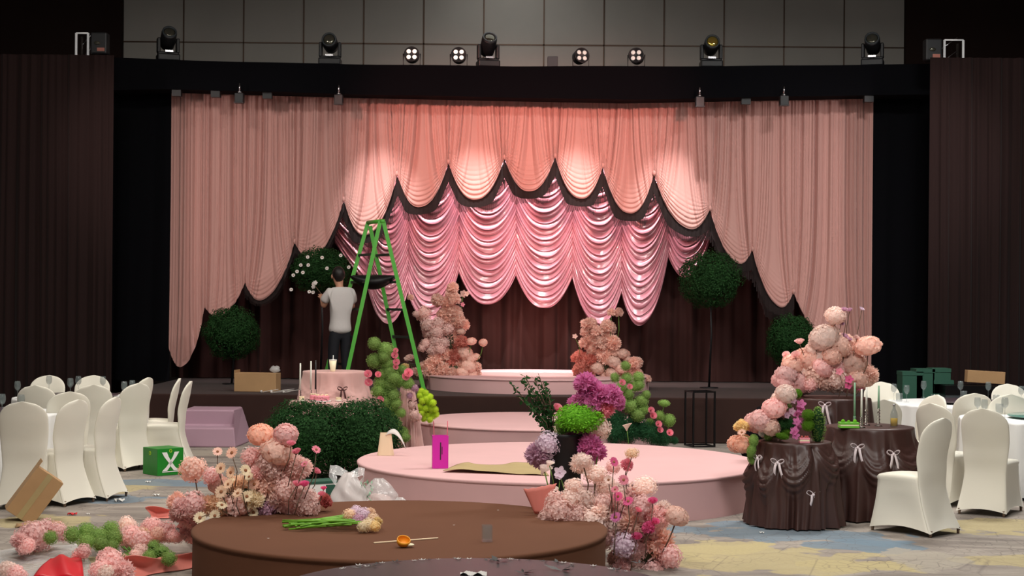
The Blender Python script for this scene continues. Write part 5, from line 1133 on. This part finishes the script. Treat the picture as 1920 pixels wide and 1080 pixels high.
# red paper, pink paper, clear scraps bottom left
def sheet(name, label, cat, corners, m, zf, n=16, th=.003):
    c1, c2, c3, c4 = corners; P = np.zeros((n, n, 3))
    for j in range(n):
        for i in range(n):
            u, v = i/(n-1), j/(n-1); q = (c1*(1-u)+c2*u)*(1-v)+(c4*(1-u)+c3*u)*v; P[j, i] = (q.x, q.y, zf(u, v))
    o = obj(name, MB().grid(P), m); tag(o, label, cat); o.modifiers.new('s', 'SOLIDIFY').thickness = th; return o
sheet('red_wrapper', 'glossy red paper sheet crumpled at the bottom left corner', 'paper', (on(60, 1092, 0), on(158, 1096, 0), on(152, 1056, 0), on(95, 1052, 0)), M['red_paper'], lambda u, v: .03+.05*math.sin(u*2.8)*math.sin(v*2.5+.3)+.012*math.sin(u*11+v*4))
sheet('clear_film', 'clear cellophane sheet on the carpet around the red paper', 'film', (on(-40, 1110, 0), on(200, 1110, 0), on(150, 1022, 0), on(-20, 1035, 0)), M['plastic_film'], lambda u, v: .008+.012*math.sin(u*9+v*5)**2, 26, .001)
def ribbon_band(name, label, pts, width, m, tilt):
    P = np.zeros((len(pts)*4, 6, 3)); cs = np.array([list(q) for q in pts]); T = np.linspace(0, len(pts)-1, len(pts)*4)
    for i, t_ in enumerate(T):
        c = np.array([np.interp(t_, range(len(pts)), cs[:, k]) for k in range(3)])
        for j in range(6):
            an = (j/5)*2.5*(1+.25*math.sin(t_*1.7)); rr_ = width/2.3*(1+.18*math.sin(t_*2.3+1)); P[i, j] = (c[0]+.03*math.sin(t_*3+j), c[1]+rr_*math.sin(an)*(.6+tilt)-.04, c[2]+.006+rr_*(1-math.cos(an))*.75)
    o = obj(name, MB().grid(P), m); tag(o, label, 'paper'); s = o.modifiers.new('sub', 'SUBSURF'); s.levels = s.render_levels = 1; o.modifiers.new('s', 'SOLIDIFY').thickness = .004; return o
ribbon_band('paper_wrap', 'curled salmon paper wrap around the floor bunches beside the brown platform', [on(236, 1085, 0), on(275, 1080, 0), on(320, 1072, 0), on(362, 1064, 0), on(385, 1058, 0)+Vector((0, 0, .02)), on(396, 1050, 0)+Vector((0, .05, .05)), on(390, 1040, 0)+Vector((0, .15, .07)), on(368, 1038, 0)+Vector((0, .2, .08))], .2, M['pink_paper'], .5)
ribbon_band('paper_wrap', 'salmon paper fold rising behind the floor bunches by the platform edge', [on(330, 988, 0), on(350, 1000, 0), on(365, 1020, 0), on(372, 1040, 0)], .16, M['pink_paper'], .4)
ribbon_band('paper_wrap', 'salmon paper sheet folded open left of the cream daisies', [on(276, 975, 0), on(300, 972, 0), on(330, 972, 0), on(352, 974, 0)], .15, M['pink_paper'], .6)
for k, (px, py, s_, m, lab) in enumerate(((277, 905, .05, 'white_plain', 'small white paper scrap on the carpet right below the green carton'), (293, 930, .06, 'white_plain', 'white paper scrap on the carpet left of the pink paper fold'), (224, 941, .10, 'white_plain', 'largest white paper scrap on the carpet by the left chairs'), (136, 966, .07, 'red_paper', 'red petal scrap on the carpet near the cardboard box'), (165, 965, .03, 'white_plain', 'tiny white scrap on the carpet beside the red one'), (1428, 1000, .035, 'white_plain', 'tiny white scrap on the blue carpet patch at right'), (700, 925, .03, 'white_plain', 'tiny white scrap by the plastic bags'), (463, 842, .07, 'white_plain', 'white paper scrap on the carpet far behind the daisies'))):
    b = MB(); P = np.zeros((5, 6, 3)); r8 = random.Random(k)
    for j in range(5):
        for i in range(6): P[j, i] = ((i/5-.5)*s_+r8.uniform(-.1, .1)*s_, (j/4-.5)*s_*.6, .003+s_*.3*abs(math.sin(i*1.1+j*.8+k)))
    b.grid(P); o = obj('paper_scrap', b, M[m], loc=on(px, py, 0)); tag(o, lab, 'paper'); o.modifiers.new('s', 'SOLIDIFY').thickness = .002

# lilac draped steps, stage things, metal frame, black bundle
p = at(398, 800, 20.3); xa, xb = at(344, 800, 20.3).x, at(446, 800, 20.3).x; t = thing('draped_steps', 'lilac cloth covered low step block against the left of the stage', 'steps', ((xa+xb)/2, 20.3, 0)); w_ = (xb-xa)/2
b = MB(); b.add([(-w_-.03, -.42, 0), (w_+.05, -.42, 0), (w_+.02, -.40, .25), (-w_, -.40, .25), (-w_, -.1, .26), (w_, -.1, .26), (w_-.03, -.1, .46), (-w_, -.1, .46), (-w_, .6, .46), (w_-.05, .6, .46), (w_+.1, .62, 0), (-w_-.03, .62, 0)],
    [(0, 1, 2, 3), (3, 2, 5, 4), (4, 5, 6, 7), (7, 6, 9, 8), (8, 9, 10, 11), (1, 10, 9, 6), (1, 6, 5, 2), (0, 3, 4, 7), (0, 7, 8, 11), (0, 11, 10, 1)]); bevel(obj('step_cloth', b, M['lilac_linen'], t, smooth=False), .02, 3)
p = at(483, 743, 21.9); t = box_thing('cardboard_box', 'long brown cardboard box lying on the left front of the stage', 'box', (pos(483, 21.7), 21.7, .622), (.60, .25, .26), M['cardboard'], -.12)
obj('box_flap', MB().box((-.30, -.126, .20), (-.29, .126, .30)), M['cardboard'], t, smooth=False)
o = obj('plastic_scrap', MB().sphere((0, 0, .05), (.075, .06, .05), 14, 9, fn=lambda d: 1+.12*math.sin(d.x*9+d.z*11)), M['plastic_film'], loc=(pos(515, 21.7), 21.72, .882)); tag(o, 'crumpled clear plastic on top of the long cardboard box', 'plastic')
for k, (px, py, l_) in enumerate(((505, 741, .12), (527, 739, .16), (537, 736, .2), (546, 740, .1))):
    o = obj('white_flower_stem', MB().tube([(-l_, 0, .005), (0, .02, .03), (l_, 0, .05)], [.004, .006, .003], 6).sphere((-l_, 0, .02), .018, 8, 6), M['p_white'], loc=(at(px, py, 21.3).x, 21.25+.1*(px % 3), .622)); tag(o, 'white flower stem scrap on the stage, '+['touching the right end of the cardboard box', 'second from the cardboard box', 'third from the cardboard box', 'farthest right from the cardboard box'][k], 'flower', 'white stem scraps on the stage')
t = thing('plinth_frame', 'empty black metal plinth frame standing before the stage right of centre', 'stand', (pos(1312, 20.65), 20.6, 0), .25); a = .15
for x in (-a, a):
    for y in (-a, a): obj('leg', MB().box((x-.011, y-.011, 0), (x+.011, y+.011, .74)), M['black_metal'], t, smooth=False)
for z in (.01, .73):
    for q in ((-a, -a, a, -a), (-a, a, a, a), (-a, -a, -a, a), (a, -a, a, a)): obj('crossbar', MB().bar((q[0], q[1], z), (q[2], q[3], z), .018, .018, Vector((0, 0, 1))), M['black_metal'], t, smooth=False)
o = obj('cloth_bundle', MB().sphere((0, 0, .28), (.36, .3, .36), 24, 14, fn=lambda d: (1+.06*math.sin(d.x*8+d.z*5))*(1-.3*max(0, -d.x)*abs(d.z))), M['black_cloth'], loc=(pos(1445, 16.6), 16.6, .32)); o.location.z = .05; o.scale = (1, 1, 1.25); tag(o, 'black cloth covered heap behind the lowest brown draped table', 'cloth')

# boxes behind the right tables
YB = 20.8
for px, pyt, w_, h_, lab, m, rz in ((1706, 696, 38, .42, 'dark green storage box leftmost of the stacked green ones', 'dkgreen_box', .15), (1730, 691, 34, .70, 'dark green storage box tall one in the middle of the stack', 'dkgreen_box', 0), (1760, 690, 34, .34, 'dark green storage box top right of the stack', 'dkgreen_box', -.1), (1764, 709, 36, .55, 'dark green storage box lower right of the stack', 'dkgreen_box', .08)):
    zt_ = at(px, pyt, YB).z; wd = w_*YB/F
    if 'lower' in lab: zt_ = at(px, 712, YB-.0).z
    yb_ = YB
    t = box_thing('storage_box', lab, 'box', (pos(px, yb_), yb_, zt_-h_), (wd, .30, h_-.004), M[m], rz*0)
    obj('box_lid', MB().box((-wd/2-.004, -.155, h_-.05), (wd/2+.004, .155, h_)), M[m], t, smooth=False)
zt_ = .4
tb3 = thing('crate_bench', 'dark low bench holding the green storage boxes behind the right tables', 'bench', (pos(1745, YB), YB, 0)); zz_ = min(at(1730, 691, YB).z-.70, .3)
t = box_thing('flight_case', 'black grey equipment case behind the far right table', 'case', (pos(1808, 20.6), 20.6, 0), (.62, .45, at(1808, 722, 20.6).z), M['fixture_grey'], 0)
zc_ = at(1808, 722, 20.6).z
obj('case_lid', MB().box((-.315, -.23, zc_-.12), (.315, .23, zc_+.004)), M['black_metal'], t, smooth=False)
obj('tabletop', MB().box((-.75, -.25, .60), (.45, .25, .63)), M['black_metal'], tb3, smooth=False)
for x in (-.7, .4):
    for y in (-.2, .2): obj('leg', MB().box((x-.02, y-.02, 0), (x+.02, y+.02, .6)), M['black_metal'], tb3, smooth=False)
pc = at(1848, 716, 20.95); t = box_thing('cardboard_box', 'tilted open brown cardboard sheet box at far right behind the chairs', 'box', (pc.x, 20.7, zc_+.01), (.50, .14, .16), M['cardboard'], 0); t.rotation_euler = (0, .05, 0)
t.location = (pos(1846, 20.6), 20.6, zc_+.03)
t2_ = box_thing('flight_case', 'second dark equipment case under the tilted cardboard box', 'case', (pos(1858, 20.6), 20.6, 0), (.40, .45, zc_), M['black_metal'], 0)

# ------------------------------------------------------------------ stage lights
def moving_head(px, pyt, label, pitch, yaw, gold=False):
    Yh = 23.95; x = pos(px, Yh); base_z = at(px, interp(tt, px), YT).z+.005; x = at(px, interp(tt, px), Yh).x
    t = thing('moving_head_light', label, 'stage light', (x, Yh, base_z), yaw, 'moving head lights on the truss')
    bevel(obj('base', MB().box((-.17, -.14, 0), (.17, .14, .11)), M['fixture'], t, smooth=False), .02)
    y_ = thing('yoke', None, None, (0, 0, 0)); bpy.data.objects.remove(y_)
    b = MB(); b.box((-.16, -.06, .10), (.16, .06, .15)); b.box((-.17, -.07, .13), (-.12, .07, .36)); b.box((.12, -.07, .13), (.17, .07, .36)); bevel(obj('yoke', b, M['fixture'], t, smooth=False), .015)
    hd = obj('head', MB().lathe([(.06, -.17), (.105, -.14), (.12, 0), (.118, .15), (.105, .18), (.095, .165), (.01, .16)], 24), M['fixture'], t, loc=(0, 0, .34), rot=(pitch, 0, 0))
    ln = MB(); ln.sphere((0, 0, .165), (.088, .088, .03), 20, 8); obj('lens', ln, M['lens_gold'] if gold else M['lens'], hd); obj('lens_ring', MB().lathe([(.108, .17), (.112, .19), (.092, .192), (.09, .17)], 24, cap=False), M['fixture_grey'], hd)
    obj('front_plate', MB().box((-.06, -.146, .13), (.06, -.142, .16)), M['silver'], t, smooth=False); return t
for a_ in ((315, 58, 'moving head stage light leftmost on the truss', 1.0, .35), (619, 64, 'moving head stage light second from the left on the truss', 1.35, 0), (915, 60, 'moving head stage light near the centre of the truss', .9, .2), (1333, 67, 'moving head stage light with golden lens right of centre on the truss', 1.3, 0, True), (1636, 66, 'moving head stage light rightmost on the truss', 1.15, -.3)): moving_head(*a_)
def par(px, label, dim=False, yaw=0):
    Yh = 23.9; z = at(px, interp(tt, px), YT).z+.005; x = at(px, interp(tt, px), Yh).x; t = thing('par_light', label, 'stage light', (x, Yh, z), yaw, 'four lamp par lights on the truss')
    b = MB(); b.tube([(-.13, 0, .20), (-.13, 0, .02), (.13, 0, .02), (.13, 0, .20)], .009, 8); b.box((-.03, -.04, 0), (.03, .04, .025)); obj('bracket', b, M['fixture'], t)
    hd = obj('housing', MB().lathe([(.07, -.13), (.11, -.10), (.12, .04), (.12, .06), (.105, .06), (.10, .045), (.01, .04)], 24), M['fixture'], t, loc=(0, 0, .18), rot=(PI/2-.12, 0, 0))
    for q in ((-.045, -.045), (.045, -.045), (-.045, .045), (.045, .045)): obj('lamp', MB().sphere((q[0], q[1], .05), (.034, .034, .014), 14, 6), M['led_dim'] if dim else M['led'], hd)
    return t
par(772, 'four lamp par light left of the pair near truss centre'); par(860, 'four lamp par light right beside the centre moving head'); par(1089, 'four lamp par light right of the small grey box on the truss', True, .3); par(1193, 'four lamp par light rightmost of the four pars', True, -.2)
o = bevel(obj('junction_box', MB().box((-.08, -.07, 0), (.08, .07, .17)), M['fixture_grey'], loc=(at(1036, 122, 23.9).x, 23.9, at(1036, interp(tt, 1036), YT).z+.003), smooth=False), .01); tag(o, 'small grey power box sitting on top of the truss right of centre', 'box')
def hang(px, py, label):
    Yh = 23.55; zt_ = at(px, py-16, Yh).z; x = pos(px, Yh); x = at(px, py, Yh).x; t = thing('clamp_light', label, 'stage light', (x, Yh, zt_), 0, 'small clamp lights hanging under the truss')
    obj('clamp', MB().tube([(0, .0, .03), (0, 0, -.10)], .014, 8).box((-.03, -.02, -.12), (.03, .19, -.09)), M['silver'], t); bevel(obj('lamp_body', MB().box((-.065, -.06, -.27), (.065, .09, -.12)), M['fixture'], t, smooth=False), .01)
    obj('barn_door', MB().box((-.07, -.09, -.275), (.07, .02, -.268)), M['fixture_grey'], t, smooth=False); return t
hang(449, 176, 'clamp light hanging at left under the truss'); hang(635, 179, 'clamp light hanging above the green ladder side of the curtain'); hang(1312, 183, 'clamp light hanging right of centre under the truss'); hang(1470, 181, 'clamp light hanging at right under the truss')
for px, lab in ((332, 'small dark lamp under the left end of the truss'), (405, 'small dark lamp under the truss between the left end and first clamp light'), (502, 'small dark lamp under the truss between the two left clamp lights'), (1398, 'small dark lamp under the truss between the two right clamp lights'), (1628, 'small dark lamp under the right end of the truss')):
    t = thing('clamp_light', lab, 'stage light', at(px, interp(tb, px)+6, 23.8)); obj('lamp_body', MB().box((-.07, -.06, -.06), (.07, .06, .06)), M['fixture'], t, smooth=False); obj('clamp', MB().box((-.02, -.02, .06), (.02, .02, .12)), M['fixture'], t, smooth=False)
# silver truss ends on the wings
for px0, px1, py0, py1, lab in ((143, 165, 62, 98, 'short silver truss end lit white above the left drape'), (1771, 1806, 75, 108, 'short silver truss end lit white above the right drape')):
    Yt = 22.9; A_, B_ = at(px0, py0, Yt), at(px1, py1, Yt); A_.z, B_.z = max(A_.z, B_.z), min(A_.z, B_.z); x0, x1, z0, z1 = A_.x, B_.x, B_.z-.25, A_.z
    t = thing('truss_segment', lab, 'truss', ((x0+x1)/2, Yt, z0)); c0 = Vector(t.location)
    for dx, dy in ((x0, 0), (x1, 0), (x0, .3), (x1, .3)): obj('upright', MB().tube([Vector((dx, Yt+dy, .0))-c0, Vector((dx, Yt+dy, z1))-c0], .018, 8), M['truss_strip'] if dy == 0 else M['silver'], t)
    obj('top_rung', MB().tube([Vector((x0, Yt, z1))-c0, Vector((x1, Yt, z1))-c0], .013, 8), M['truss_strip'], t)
    for k in range(3): obj('brace', MB().tube([Vector((x0, Yt+.3, z0+.2*k))-c0, Vector((x1, Yt+.3, z0+.2*k+.2))-c0], .008, 6), M['silver'], t)
for px, py, lab in ((188, 80, 'dark lamp with a red lit label beside the left truss end'), (1748, 92, 'dark lamp with bright lens beside the right truss end')):
    c = at(px, py, 22.9); t = thing('stage_lamp', lab, 'stage light', c); bevel(obj('lamp_body', MB().box((-.12, -.1, -.18), (.12, .1, .14)), M['fixture'], t, smooth=False), .02); obj('lens', MB().sphere((-.02, -.1, -.02), (.05, .02, .03), 14, 7), M['lens'], t); obj('pole', MB().tube([(0, .03, -.1), (0, .03, -c.z)], .02, 8), M['fixture'], t); obj('label_plate', MB().box((-.02, -.104, -.14), (.09, -.1, -.09)), M['p_rust'], t, smooth=False)
